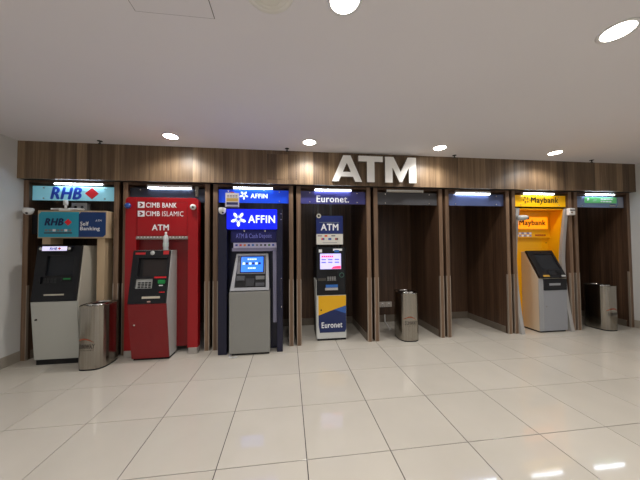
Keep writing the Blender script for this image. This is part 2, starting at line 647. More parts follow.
# ================================================================== BOOTHS
C = [None] + [-1.100 + 1.1957 * (n - 2) for n in range(1, 8)]
OUT = [(-3.484 if i == 0 else C[i] + 0.0245, 6.046 if i == 7 else C[i + 1] - 0.0245) for i in range(8)]
OPEN = [(a + 0.065, b - 0.065) for a, b in OUT]
what = ['the white and black machine', 'the tall red machine', 'the grey machine with blue signs', 'the slim black, yellow and navy machine',
        'a steel bin and wall sockets only', 'nothing, under a lit tube', 'the yellow machine', 'a steel bin under a green sign']
for i in range(8):
    a, b = OUT[i]
    ia, ib = OPEN[i]
    t = Thing('machine_booth', ((a + b) / 2, Y_POST, 0), 'dark wood laminate booth holding ' + what[i], 'booth', 'row of dark wooden booths')
    for x0, x1, s in ((a, ia, 0), (ib, b, 1)):
        sp = t.box('side_panel', x0, x1, Y_POST, Y_BACK + 0.02, 0, Z_BULK, M_WOOD)
        t.box('edge_band', x0 + 0.001, x1 - 0.001, Y_POST - 0.002, Y_POST, 0.0, Z_BULK - 0.001, M_EDGE, parent=sp)
        for e0, e1, xs0, xs1 in ((x0 - 0.0015, x0 + 0.009, x0 - 0.0015, x0), (x1 - 0.009, x1 + 0.0015, x1, x1 + 0.0015)):
            if e0 < XL or e1 > XR:
                continue
            bm = bmesh.new()
            bm_box(bm, e0, e1, Y_POST - 0.0045, Y_POST - 0.002, 0.001, 0.98)
            bm_box(bm, xs0, xs1, Y_POST - 0.002, Y_POST + 0.024, 0.001, 0.98)
            t.add('corner_guard', bm, M_GUARD, parent=sp)
    t.box('back_panel', ia, ib, Y_BACK, Y_BACK + 0.02, 0, Z_BULK, M_WOOD)
    t.box('header', ia, ib, Y_POST + 0.001, Y_POST + 0.03, 2.350, Z_BULK, M_WOOD)
    t.box('canopy', ia, ib, Y_POST + 0.05, Y_BACK, 2.35, Z_BULK, M_WOOD)
    t.box('skirting', ia, ib, Y_BACK - 0.01, Y_BACK, 0.001, 0.13, M_SKIRT2)
    for x0, x1 in ((ia, ia + 0.008), (ib - 0.008, ib)):
        t.box('skirting', x0, x1, Y_POST + 0.06, Y_BACK - 0.01, 0.001, 0.11, M_SKIRT2)

# ------------------------------------------------------------------ header signs with their tube lights
Y_SIGN = 3.862
sign_txt = [
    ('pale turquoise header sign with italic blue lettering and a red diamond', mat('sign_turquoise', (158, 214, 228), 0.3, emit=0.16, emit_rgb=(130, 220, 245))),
    ('dark clear acrylic header panel behind the top of the red machine', mat('sign_smoke', (46, 52, 66), 0.15)),
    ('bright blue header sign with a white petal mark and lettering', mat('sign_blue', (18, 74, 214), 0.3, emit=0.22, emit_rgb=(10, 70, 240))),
    ('purple-navy header sign with white rounded lettering', mat('sign_purple', (62, 62, 128), 0.3)),
    ('blank charcoal header panel under an unlit tube', mat('sign_charcoal', (66, 66, 70), 0.3)),
    ('blank blue-grey acrylic header panel lit by a tube, over an empty booth', mat('sign_bluegrey', (84, 96, 138), 0.15)),
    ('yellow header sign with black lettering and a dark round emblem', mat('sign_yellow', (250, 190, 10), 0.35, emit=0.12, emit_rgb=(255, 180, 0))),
    ('green and pale blue header sign with small white lettering', mat('sign_pale', (120, 140, 176), 0.25)),
]
SIGN = []
for i in range(8):
    ia, ib = OPEN[i]
    t = Thing('header_sign', ((ia + ib) / 2, Y_SIGN, 2.118), sign_txt[i][0] + '', 'sign', 'header signs of the booths')
    zt = 2.312
    t.box('panel', ia + 0.002, ib - 0.002, Y_SIGN - 0.004, Y_SIGN + 0.004, 2.118, zt, sign_txt[i][1])
    for bx in (ia + 0.14, ib - 0.14):
        for bz in (2.145, 2.285):
            t.cyl('bolt', (bx, Y_SIGN - 0.004, bz), (bx, Y_SIGN - 0.016, bz), 0.009, M_CHROME, n=10)
    SIGN.append(t)

tube_x = [(-3.139, -2.523), (-1.965, -1.371), (-0.803, -0.226), (0.39, 0.97), (1.534, 2.144), (2.697, 3.325), (3.928, 4.534), (5.13, 5.75)]
tube_lab = ['lit slim tube light over the pale turquoise header sign', 'lit slim tube light over the red machine', 'lit slim tube light over the bright blue header sign',
            'lit slim tube light over the purple-navy header sign', 'unlit slim tube light over the blank charcoal panel', 'lit slim tube light over the empty booth',
            'lit slim tube light over the yellow header sign', 'lit slim tube light over the green header sign']
for i, (x0, x1) in enumerate(tube_x):
    y, z = 3.829, (2.338, 2.306, 2.330, 2.324, 2.322, 2.310, 2.332, 2.338)[i]
    t = Thing('tube_light', ((x0 + x1) / 2, y, z), tube_lab[i], 'tube light', 'tube lights of the booths')
    bm = bmesh.new()
    bm_cyl(bm, (x0 + 0.012, y, z), (x1 - 0.012, y, z), 0.0090, n=12)
    o = t.add('tube', bm, M_TUBEOFF if i == 4 else M_TUBE, smooth=False)
    for xa, xb in ((x0, x0 + 0.012), (x1 - 0.012, x1)):
        t.box('end_cap', xa, xb, y - 0.014, y + 0.014, z - 0.011, z + 0.0095, M_WHITE, bevel=0.003)
    t.box('housing', x0, x1, y - 0.013, y + 0.013, z + 0.0097, 2.3498, M_WHITE)

# lettering on the header signs
FS = vertical(Y_SIGN - 0.004)
M_BLUET = mat('print_blue', (20, 66, 190), 0.4)
M_REDT = mat('print_red', (224, 32, 44), 0.4)
M_WT = mat('print_white', (240, 242, 246), 0.4)
M_KT = mat('print_black', (34, 28, 16), 0.4)
M_WLIT = mat('lit_white_print', (240, 246, 255), 0.4, emit=0.75, emit_rgb=(225, 240, 255))
t = SIGN[0]
t.text('lettering', 'RHB', FS, -3.205, -2.815, 2.132, 2.304, M_BLUET, bold=0.05, shear=0.25)
t.polyf('diamond', FS, [(-2.690, 2.140), (-2.605, 2.218), (-2.690, 2.300), (-2.778, 2.218)], 0.0, 0.003, M_REDT)


def petals(t, fr, cx, cz, r, m, parent=None):
    for k in range(5):
        a = math.pi / 2 + 2 * math.pi * k / 5 + math.pi / 5
        d = (math.cos(a), math.sin(a)); n = (-d[1], d[0])
        pts = []
        for s, w in ((0.18, 0.0), (0.45, 0.16), (0.72, 0.20), (0.9, 0.13), (1.0, 0.0), (0.9, -0.13), (0.72, -0.20), (0.45, -0.16)):
            pts.append((cx + r * (d[0] * s + n[0] * w), cz + r * (d[1] * s + n[1] * w)))
        t.polyf('petal', fr, pts, 0.0, 0.003, m, parent)
        a2 = a + math.pi / 5
        d = (math.cos(a2), math.sin(a2)); n = (-d[1], d[0])
        t.polyf('petal', fr, [(cx + r * (d[0] * s + n[0] * w), cz + r * (d[1] * s + n[1] * w)) for s, w in ((0.12, 0.0), (0.3, 0.045), (0.55, 0.0), (0.3, -0.045))], 0.0, 0.003, m, parent)


t = SIGN[2]
petals(t, FS, -0.652, 2.230, 0.066, M_WLIT)
t.text('lettering', 'AFFIN', FS, -0.557, -0.309, 2.188, 2.258, M_WLIT, bold=0.03)
t = SIGN[3]
t.text('lettering', 'Euronet.', FS, 0.427, 0.936, 2.142, 2.248, M_WT, bold=0.022)
t = SIGN[6]
t.text('lettering', 'Maybank', FS, 4.112, 4.648, 2.152, 2.285, M_KT, bold=0.022)
M_EMB = mat('emblem_brown', (120, 82, 14), 0.5)
for k in range(5):
    a = 0.5 + k * 1.15
    cx, cz = 4.022, 2.232
    r0, r1 = 0.026 + 0.007 * (k % 3), 0.060 + 0.005 * (k % 2)
    t.polyf('emblem_stroke', FS, [(cx + r0 * math.cos(a), cz + r0 * math.sin(a)), (cx + r1 * math.cos(a + 0.2), cz + r1 * math.sin(a + 0.2)),
                                  (cx + r1 * math.cos(a + 0.75), cz + r1 * math.sin(a + 0.75)), (cx + r0 * 0.9 * math.cos(a + 0.45), cz + r0 * 0.9 * math.sin(a + 0.45))], 0, 0.003, M_EMB)
t = SIGN[7]
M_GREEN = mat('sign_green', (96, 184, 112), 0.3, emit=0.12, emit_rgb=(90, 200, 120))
g = t.box('green_panel', 5.174, 5.830, Y_SIGN - 0.009, Y_SIGN - 0.004, 2.196, 2.300, M_GREEN)
FG = vertical(Y_SIGN - 0.009)
for z0, z1, cuts in ((2.256, 2.278, (5.50, 5.545, 5.555, 5.62, 5.63, 5.70, 5.71, 5.75)), (2.212, 2.236, (5.50, 5.53, 5.54, 5.59, 5.60, 5.66, 5.67, 5.72))):
    for k in range(0, 8, 2):
        t.boxf('print_bar', FG, cuts[k], cuts[k + 1], z0, z1, 0, 0.002, M_WT, parent=g)
t.polyf('leaf_mark', FG, [(5.215, 2.235), (5.235, 2.285), (5.262, 2.278), (5.25, 2.24)], 0, 0.002, M_WT, parent=g)
t.polyf('leaf_mark', FG, [(5.33, 2.222), (5.36, 2.262), (5.42, 2.266), (5.40, 2.228)], 0, 0.002, mat('mark_pale', (150, 205, 160), 0.4), parent=g)
t.box('clear_end_piece', 5.862, 5.962, Y_SIGN - 0.010, Y_SIGN - 0.0045, 2.122, 2.308, mat('acrylic_end', (150, 158, 176), 0.2))
t.box('chrome_clip', 5.68, 5.80, Y_SIGN - 0.012, Y_SIGN - 0.0045, 2.138, 2.164, M_CHROME)


# ================================================================== MACHINE 1: white and black (booth 0)
t = Thing('cash_machine', (-2.91, 3.66, 0), 'white cash machine with sloping black fascia and black plinth, unlit screen', 'cash machine', 'cash machines')
x0, x1 = -3.170, -2.650
t.loft('plinth', [(3.655, 0.0, x0 + 0.015, x1 - 0.008), (4.25, 0.0, x0 + 0.015, x1 - 0.008), (4.25, 0.066, x0 + 0.015, x1 - 0.008), (3.655, 0.066, x0 + 0.015, x1 - 0.008)], M_BLACK)
t.loft('body', [(3.660, 0.066, x0, x1), (4.28, 0.066, x0, x1), (4.28, 1.50, x0, x1 - 0.012), (3.700, 1.50, x0, x1 - 0.012), (3.605, 0.80, x0, x1)], M_CREAM, bevel=0.004)
door = t.loft('door', [(3.640, 0.07, x0 + 0.003, x1 - 0.003), (3.659, 0.07, x0 + 0.003, x1 - 0.003), (3.604, 0.80, x0 + 0.003, x1 - 0.003), (3.580, 0.80, x0 + 0.003, x1 - 0.003)], mat('door_offwhite', (184, 185, 178), 0.45))
t.lathe('lock', (-3.115, 3.596, 0.58), [(0.0, 0.014), (0.009, 0.013), (0.011, 0.0), (0.011, -0.012)], M_BLACK, axis=(0, -1, 0), parent=door, n=10)
FR = Frame((0, 3.580, 0.80), v=(0, 0.08, 0.70))
holes = [(-3.045, -2.735, 0.325, 0.575), (-3.095, -2.910, 0.222, 0.312)]
pl = t.plate('fascia', FR, x0, -2.668, 0.004, 0.705, holes, -0.035, 0.0, M_BLACK2)
t.boxf('screen', FR, -3.045, -2.735, 0.325, 0.575, -0.034, -0.022, M_SCREEN, parent=pl)
k = t.boxf('keypad_tray', FR, -3.095, -2.910, 0.222, 0.312, -0.034, -0.026, M_BLACK, parent=pl)
bm = bmesh.new()
for a in range(4):
    for b in range(4):
        o_ = FR.p(-3.078 + a * 0.040, 0.230 + b * 0.019, -0.026)
        bm_poly(bm, [o_, o_ + FR.u * 0.03, o_ + FR.u * 0.03 + FR.v * 0.013, o_ + FR.v * 0.013], FR.n * 0.004)
kk = t.add('keys', bm, mat('key_grey', (46, 48, 52), 0.6), parent=pl)
kk['kind'] = 'stuff'
M_GRN = mat('green_led', (24, 110, 58), 0.4, emit=0.06, emit_rgb=(20, 190, 80))
t.boxf('card_slot', FR, -2.85, -2.735, 0.245, 0.315, 0.0, 0.012, M_BLACK, parent=pl, bevel=0.004)
t.boxf('card_light', FR, -2.825, -2.745, 0.272, 0.288, 0.012, 0.015, M_GRN, parent=pl)
t.boxf('cash_slot', FR, -3.028, -2.805, 0.076, 0.094, 0.0, 0.008, mat('slot_cream', (196, 188, 172), 0.4), parent=pl, bevel=0.002)
tp = t.boxf('top_light', FR, -3.110, -2.755, 0.628, 0.695, 0.0, 0.045, M_BLACK, parent=pl, bevel=0.006)
FT = Frame(FR.p(0, 0, 0.045), v=FR.v)
t.boxf('lit_strip', FT, -3.075, -2.795, 0.634, 0.690, 0, 0.003, mat('lit_lilac', (225, 220, 250), 0.4, emit=0.55, emit_rgb=(225, 220, 255)), parent=pl)
FT2 = Frame(FR.p(0, 0, 0.048), v=FR.v)
t.text('lit_lettering', 'RHB', FT2, -2.990, -2.905, 0.645, 0.678, M_BLUET, parent=pl, lift=0.001, bold=0.04, shear=0.25)
t.polyf('lit_diamond', FT2, [(-2.880, 0.645), (-2.861, 0.662), (-2.880, 0.679), (-2.899, 0.662)], 0, 0.001, M_REDT, parent=pl)
for xk in (-3.095, -2.772):
    t.lathe('lamp_end', FT.p(xk, 0.662, 0.0), [(0.0, 0.008), (0.014, 0.006), (0.019, 0.0)], M_GREYW, axis=FR.n, parent=pl, n=12)

# its beige signboard frame
t = Thing('signboard_frame', (-2.835, 3.76, 0), 'beige wooden portal frame carrying a teal and navy signboard', 'sign frame')
M_BEIGE = mat('beige_laminate', (196, 172, 140), 0.5, noise=0.05, nscale=(20, 20, 2))
t.box('post', -2.573, -2.476, 3.792, 3.95, 0.0, 1.60, M_BEIGE, bevel=0.002)
t.box('wall_bracket', -3.4185, -3.2515, 3.86, 3.92, 1.66, 1.92, M_BLACK)
bx = t.box('sign_box', -3.251, -2.423, 3.745, 3.95, 1.600, 1.965, M_BEIGE, bevel=0.003)
t.box('corbel', -3.205, -3.11, 3.76, 3.95, 1.52, 1.60, M_BEIGE)
FB = vertical(3.745)
s0, s1, zb, zt, ch = -3.236, -2.438, 1.614, 1.946, 0.03
t.polyf('teal_panel', FB, [(s0, zb), (-2.762, zb), (-2.762, zt), (s0 + ch, zt), (s0, zt - ch)], 0, 0.006, mat('teal_sign', (42, 158, 186), 0.4), parent=bx)
t.polyf('navy_panel', FB, [(-2.762, zb), (s1 - ch, zb), (s1, zb + ch), (s1, zt), (-2.735, zt), (-2.762, zt - 0.03)], 0, 0.0065, mat('navy_sign', (12, 54, 112), 0.4), parent=bx)
FB2 = vertical(3.738)
t.text('lettering', 'RHB', FB2, -3.165, -2.940, 1.765, 1.862, mat('print_navy', (14, 32, 84), 0.5), parent=bx, bold=0.05, shear=0.25)
t.polyf('diamond', FB2, [(-2.888, 1.766), (-2.843, 1.810), (-2.888, 1.855), (-2.932, 1.810)], 0, 0.003, M_REDT, parent=bx)
rr = random.Random(5)
for k in range(7):
    u = -3.160 + k * 0.046
    t.boxf('logo_chip', FB2, u, u + 0.034, 1.688, 1.718, 0, 0.002, [mat('chip_white', (220, 220, 220), 0.5), mat('chip_grey', (120, 130, 136), 0.5)][k % 3 != 2], parent=bx)
t.boxf('chip_rule', FB2, -3.167, -2.838, 1.660, 1.676, 0, 0.002, mat('chip_brown', (70, 66, 72), 0.5), parent=bx)
t.text('lettering', 'Self', FB2, -2.742, -2.640, 1.764, 1.818, M_WT, parent=bx, bold=0.022)
t.text('lettering', 'Banking', FB2, -2.742, -2.505, 1.688, 1.752, M_WT, parent=bx, bold=0.022)
t.text('lettering', 'ATM', FB2, -2.560, -2.482, 1.820, 1.846, M_WT, parent=bx, bold=0.0, shear=0.2)

t = Thing('wireless_antenna', (-2.96, 3.80, 1.965), 'white antenna with a stub mast and two flat arms on the beige signboard', 'antenna')
t.box('base', -3.03, -2.90, 3.77, 3.84, 1.966, 1.984, M_WHITE, bevel=0.004)
for sgn, xa, xb in ((-1, -3.135, -2.985), (1, -2.940, -2.760)):
    t.box('arm', xa, xb, 3.775, 3.835, 1.980, 2.002, M_WHITE, bevel=0.008, seg=2)
t.cyl('mast', (-2.968, 3.80, 1.984), (-2.968, 3.80, 2.045), 0.014, M_WHITE, n=12)
t.cyl('mast_sleeve', (-2.968, 3.80, 2.045), (-2.968, 3.80, 2.112), 0.026, M_WHITE, n=14, r1=0.024)

t = Thing('junction_box', (-2.92, 3.92, 1.965), 'small grey metal junction box on the beige signboard under the header sign', 'junction box')
t.box('case', -2.955, -2.765, 3.87, 3.945, 1.966, 2.09, mat('zinc', (150, 150, 150), 0.4, metal=0.5), bevel=0.003)
for xk in (-2.90, -2.82):
    t.lathe('socket', (xk, 3.87, 2.03), [(0.0, 0.004), (0.018, 0.004), (0.02, -0.001)], M_BLACK, axis=(0, -1, 0), n=12)


def dome_camera(x, y, z, lab, r=0.052):
    t = Thing('dome_camera', (x, y, z), lab, 'camera', 'security cameras')
    t.lathe('base', (x, y, z), [(0.0, 0.040), (r * 0.9, 0.040), (r, 0.034), (r, 0.0)], M_WHITE, n=20)
    t.lathe('dome', (x, y, z), [(r, 0.0), (r * 0.93, -0.018), (r * 0.7, -0.036), (r * 0.35, -0.046), (0.0, -0.049)], M_WHITE, n=20)
    t.lathe('lens', (x + 0.3 * r, y - 0.62 * r, z - 0.027), [(0.0, 0.012), (0.012, 0.010), (0.014, -0.004)], M_BLACK, axis=(0.25, -0.8, -0.45), n=10)
    return t


d = dome_camera(-3.375, 3.757, 1.955, 'white dome camera on the post beside the teal signboard')
d.box('bracket', -3.40, -3.35, 3.757, 3.815, 1.965, 1.992, M_WHITE)

# ================================================================== MACHINE 2: red (booth 1)
M_RED = mat('red_gloss', (160, 14, 24), 0.32)
M_REDD = mat('red_satin', (118, 12, 18), 0.4)
t = Thing('machine_surround', (-1.727, 3.78, 0), 'tall red surround with rounded top corners and white bank lettering', 'surround', 'machine surrounds')
FC = vertical(3.745)


def arc(cx, cz, r, a0, a1, n=5):
    return [(cx + r * math.cos(math.radians(a0 + (a1 - a0) * k / n)), cz + r * math.sin(math.radians(a0 + (a1 - a0) * k / n))) for k in range(n + 1)]


R_ = 0.05
xa, xb, xc, xd = -2.196, -2.062, -1.390, -1.256
t.polyf('side_pillar', FC, [(xa, 0.085), (xb, 0.085), (xb, 2.158)] + arc(xa + R_, 2.158 - R_, R_, 90, 180), -0.095, 0.0, M_RED)
t.polyf('side_pillar', FC, [(xc, 0.085), (xd, 0.085)] + arc(xd - R_, 2.158 - R_, R_, 0, 90) + [(xc, 2.158)], -0.095, 0.0, M_RED)
hp = t.box('head_panel', xb + 0.0005, xc - 0.0005, 3.747, 3.839, 1.622, 2.157, M_RED, bevel=0.002)
t.plate('head_trim', FC, -2.050, -1.400, 1.634, 2.10, [(-2.046, -1.404, 1.638, 2.096)], -0.003, 0.0005, M_REDD, parent=hp)
t.box('recess_panel', xb + 0.0005, xc - 0.0005, 3.825, 3.838, 0.085, 1.622, M_REDD)
sh = t.box('shelf_rail', xb + 0.001, xc - 0.001, 3.742, 3.8245, 1.580, 1.6215, mat('rail_grey', (150, 140, 134), 0.4, metal=0.3), bevel=0.002)
for k in range(16):
    u = -2.04 + k * 0.041
    t.boxf('rail_mark', vertical(3.742), u, u + 0.018, 1.605, 1.616, 0, 0.0015, M_WT, parent=sh)
for xk0, xk1 in ((-2.19, -2.075), (-1.372, -1.258)):
    t.box('foot', xk0, xk1, 3.728, 3.84, 0.0, 0.085, mat('foot_grey', (170, 164, 158), 0.4), bevel=0.003)
for zc in ((2.012, 2.094), (1.892, 1.972)):
    lg = t.boxf('logo_square', FC, -2.040, -1.955, zc[0], zc[1], 0.0, 0.004, M_WT, parent=hp)
    zm, h = sum(zc) / 2, (zc[1] - zc[0])
    t.polyf('logo_arrow', vertical(3.741), [(-2.022, zm - 0.3 * h), (-1.998, zm - 0.3 * h), (-1.970, zm), (-1.998, zm + 0.3 * h), (-2.022, zm + 0.3 * h), (-2.000, zm)], 0, 0.002, M_REDD, parent=hp)
t.text('lettering', 'CIMB', FC, -1.938, -1.758, 2.016, 2.086, M_WT, parent=hp, lift=0.003, bold=0.022)
t.text('lettering', 'BANK', FC, -1.728, -1.540, 2.016, 2.086, M_WT, parent=hp, lift=0.003, bold=0.02)
t.text('lettering', 'CIMB', FC, -1.938, -1.758, 1.898, 1.968, M_WT, parent=hp, lift=0.003, bold=0.022)
t.text('lettering', 'ISLAMIC', FC, -1.728, -1.452, 1.898, 1.968, M_WT, parent=hp, lift=0.003, bold=0.0)
t.text('lettering', 'ATM', FC, -1.859, -1.640, 1.702, 1.784, M_WT, parent=hp, lift=0.003, bold=0.03)
for zk in (1.555, 1.37, 1.05, 0.80):
    t.lathe('stud', (-1.405, 3.825, zk), [(0.0, 0.010), (0.010, 0.008), (0.013, 0.0)], M_CHROME, axis=(0, -1, 0), n=10)
bm = bmesh.new()
pp = [(-1.405, 3.815, 1.05), (-1.400, 3.813, 0.95), (-1.390, 3.810, 0.86), (-1.402, 3.813, 0.78), (-1.385, 3.815, 0.73)]
for p, q in zip(pp, pp[1:]):
    bm_cyl(bm, p, q, 0.003, n=6)
t.add('chain', bm, M_CHROME)

t = Thing('cash_machine', (-1.79, 3.6, 0), 'cash machine with red cabinet door, grey side and black fascia in the red surround', 'cash machine', 'cash machines')
x0, x1 = -2.020, -1.562
t.box('plinth', x0 + 0.01, x1 - 0.01, 3.625, 3.80, 0.0, 0.03, M_BLACK)
t.loft('body', [(3.620, 0.03, x0, x1), (3.823, 0.03, x0, x1), (3.823, 1.43, x0, x1), (3.655, 1.43, x0, x1), (3.525, 0.75, x0, x1)], M_GREYW, bevel=0.004)
door = t.loft('door', [(3.600, 0.03, x0 + 0.002, x1 - 0.002), (3.619, 0.03, x0 + 0.002, x1 - 0.002), (3.524, 0.75, x0 + 0.002, x1 - 0.002), (3.500, 0.75, x0 + 0.002, x1 - 0.002)], mat('door_red', (128, 17, 24), 0.35))
t.lathe('lock', (-1.955, 3.536, 0.48), [(0.0, 0.014), (0.011, 0.013), (0.014, 0.0), (0.014, -0.012)], M_CHROME, axis=(0, -1, 0), parent=door, n=12)
FR = Frame((0, 3.500, 0.75), v=(0, 0.12, 0.68))
holes = [(-1.945, -1.597, 0.348, 0.590), (-1.960, -1.750, 0.195, 0.318)]
pl = t.plate('fascia', FR, x0, x1 - 0.006, 0.004, 0.690, holes, -0.035, 0.0, M_BLACK2)
t.boxf('screen_well', FR, -1.945, -1.597, 0.348, 0.590, -0.034, -0.028, M_BLACK, parent=pl)
t.boxf('screen', FR, -1.882, -1.600, 0.352, 0.568, -0.028, -0.018, mat('brown_screen', (50, 45, 45), 0.15, spec=0.3), parent=pl)
t.boxf('keypad_tray', FR, -1.960, -1.750, 0.195, 0.318, -0.034, -0.030, M_BLACK, parent=pl)
bm = bmesh.new()
for a in range(4):
    for b in range(4):
        o_ = FR.p(-1.935 + a * 0.042, 0.203 + b * 0.020, -0.030)
        bm_poly(bm, [o_, o_ + FR.u * 0.032, o_ + FR.u * 0.032 + FR.v * 0.014, o_ + FR.v * 0.014], FR.n * 0.005)
kk = t.add('keys', bm, mat('key_dark', (22, 23, 25), 0.8), parent=pl)
kk['kind'] = 'stuff'
t.boxf('red_strip', FR, -1.731, -1.585, 0.324, 0.343, 0.0, 0.004, M_REDT, parent=pl)
t.boxf('card_slot', FR, -1.735, -1.690, 0.262, 0.305, 0.0, 0.006, M_BLACK, parent=pl)
t.boxf('card_light', FR, -1.680, -1.592, 0.250, 0.302, 0.0, 0.014, M_GRN, parent=pl, bevel=0.01)
t.boxf('card_tag', FR, -1.665, -1.620, 0.222, 0.236, 0.0, 0.004, M_WT, parent=pl)
t.boxf('seam', FR, x0 + 0.004, x1 - 0.01, 0.150, 0.154, 0.0, 0.001, M_BLACK, parent=pl)
t.boxf('red_tag', FR, -1.655, -1.590, 0.138, 0.149, 0.0, 0.004, M_REDT, parent=pl)
t.boxf('cash_slot', FR, -1.855, -1.640, 0.066, 0.094, 0.0, 0.008, mat('slot_cream', (196, 188, 172), 0.4), parent=pl, bevel=0.002)
t.boxf('slot_tag', FR, -1.790, -1.750, 0.020, 0.036, 0.0, 0.003, mat('tag_pink', (190, 150, 140), 0.5), parent=pl)
t.boxf('brand_strip', FR, -1.988, -1.868, 0.636, 0.662, 0.0, 0.004, mat('strip_red', (190, 40, 44), 0.4), parent=pl)
t.boxf('red_badge', FR, -1.648, -1.580, 0.634, 0.684, 0.0, 0.004, mat('strip_red', (190, 40, 44), 0.4), parent=pl)
t.lathe('lens_eye', FR.p(-1.784, 0.655, 0.0), [(0.0, 0.012), (0.018, 0.008), (0.028, 0.0)], M_GREYW, axis=FR.n, parent=pl, n=14)

t = Thing('water_bottle', (-1.660, 3.702, 1.43), 'clear plastic water bottle standing on top of the red machine', 'bottle')
M_PET = mat('bottle_plastic', (222, 228, 230), 0.15, trans=0.25)
t.lathe('bottle_body', (-1.660, 3.702, 1.431), [(0.0, 0.0), (0.030, 0.0), (0.034, 0.008), (0.031, 0.03), (0.034, 0.05), (0.034, 0.10), (0.031, 0.12), (0.034, 0.14), (0.033, 0.165), (0.022, 0.20), (0.012, 0.215), (0.012, 0.228)], M_PET, n=18)
t.lathe('cap', (-1.660, 3.702, 1.431), [(0.0145, 0.226), (0.0145, 0.246), (0.0, 0.248)], M_WHITE, n=14)
t.lathe('wrap_label', (-1.660, 3.702, 1.431), [(0.0345, 0.052), (0.0345, 0.098)], mat('label_pale', (190, 204, 200), 0.4), n=18)

t = Thing('blue_ball_camera', (-2.152, 3.72, 2.035), 'dark blue ball camera on the corner of the red surround', 'camera', 'security cameras')
t.lathe('ball', (-2.152, 3.713, 2.035), [(0.0, 0.03), (0.02, 0.026), (0.036, 0.012), (0.040, -0.004), (0.034, -0.02), (0.024, -0.031)], mat('ball_blue', (40, 76, 150), 0.3), axis=(0, -1, 0), n=18)
t = Thing('ball_camera', (-1.315, 3.72, 2.027), 'white round ball camera with black lens on the red surround', 'camera', 'security cameras')
t.lathe('ball', (-1.315, 3.713, 2.027), [(0.0, 0.03), (0.020, 0.028), (0.036, 0.014), (0.042, -0.004), (0.036, -0.02), (0.026, -0.031)], M_WHITE, axis=(0, -1, 0), n=18)
t.lathe('lens', (-1.308, 3.686, 2.022), [(0.0, 0.010), (0.014, 0.008), (0.016, -0.006)], M_BLACK, axis=(0.2, -1, -0.1), n=12)

t = Thing('panel_bracket', (-1.313, 3.846, 2.19), 'upright steel bracket at the end of the tube over the red machine', 'bracket')
t.box('upright', -1.335, -1.291, 3.8475, 3.857, 2.195, 2.349, M_STEEL, bevel=0.002)
t.cyl('screw', (-1.313, 3.8475, 2.22), (-1.313, 3.841, 2.22), 0.008, M_CHROME, n=10)

# ================================================================== MACHINE 3: grey with blue signs (booth 2)
M_NAVY = mat('navy_laminate', (15, 17, 46), 0.35)
M_NAVY2 = mat('navy_deep', (16, 19, 48), 0.3)
t = Thing('machine_surround', (-0.52, 3.66, 0), 'dark navy surround with a glowing blue sign and white petal mark', 'surround', 'machine surrounds')
t.box('side_pillar', -0.958, -0.842, 3.632, 3.84, 0.0, 2.0, M_NAVY, bevel=0.003)
t.box('side_pillar', -0.166, -0.086, 3.632, 3.84, 0.0, 2.0, M_NAVY, bevel=0.003)
t.box('recess_panel', -0.8418, -0.1662, 3.80, 3.82, 0.0, 1.70, M_NAVY2)
t.box('head_panel', -0.8418, -0.1662, 3.68, 3.82, 1.70, 2.0, M_NAVY2)
lb = t.box('lightbox', -0.838, -0.160, 3.602, 3.680, 1.714, 1.988, mat('lightbox_blue', (10, 30, 230), 0.3, emit=0.80, emit_rgb=(2, 22, 255)), bevel=0.004)
FA = vertical(3.602)
petals(t, FA, -0.682, 1.848, 0.105, M_WLIT, parent=lb)
t.text('lettering', 'AFFIN', FA, -0.552, -0.186, 1.797, 1.903, M_WLIT, parent=lb, lift=0.003, bold=0.022)
nb = t.box('name_board', -0.800, -0.170, 3.70, 3.7995, 1.53, 1.6998, mat('board_navy', (26, 28, 92), 0.35))
for w_, a_, b_ in (('ATM', -0.735, -0.625), ('&', -0.608, -0.572), ('Cash', -0.555, -0.435), ('Deposit', -0.415, -0.240)):
    t.text('lettering', w_, vertical(3.70), a_, b_, 1.590 - (0.014 if w_ == 'Deposit' else 0), 1.655, mat('print_lilac', (140, 144, 214), 0.5), parent=nb, lift=0.002, bold=0.01)
ls = t.box('logo_strip', -0.762, -0.170, 3.665, 3.7995, 1.452, 1.524, mat('strip_lilac', (196, 194, 222), 0.4), bevel=0.002)
chips = [(60, 70, 160), (220, 60, 50), (230, 130, 40), (40, 60, 150), (60, 110, 190), (120, 120, 130), (90, 90, 100), (40, 40, 60), (50, 110, 60), (30, 60, 160)]
for k, c in enumerate(chips):
    u = -0.735 + k * 0.056
    t.boxf('logo_chip', vertical(3.665), u, u + 0.030, 1.478, 1.504, 0, 0.002, mat('chip_%d' % k, c, 0.5), parent=ls)
t.box('strip_bracket', -0.790, -0.170, 3.70, 3.7995, 1.405, 1.451, mat('bracket_lilac', (150, 148, 176), 0.35))
t.box('lit_inner_edge', -0.222, -0.168, 3.668, 3.7995, 0.40, 1.404, mat('lit_edge_lilac', (132, 130, 156), 0.35), bevel=0.004)  # lilac colour stands for light on the surround's inner edge
for zk in (1.93, 1.85, 0.62, 1.02):
    t.lathe('screw', (-0.103, 3.632, zk), [(0.0, 0.005), (0.008, 0.004), (0.009, 0.0)], M_CHROME, axis=(0, -1, 0), n=8)
for xk in (-0.62, -0.33):
    t.lathe('spot', (xk, 3.695, 1.705), [(0.0, -0.03), (0.014, -0.026), (0.016, 0.0)], M_CHROME, n=10)

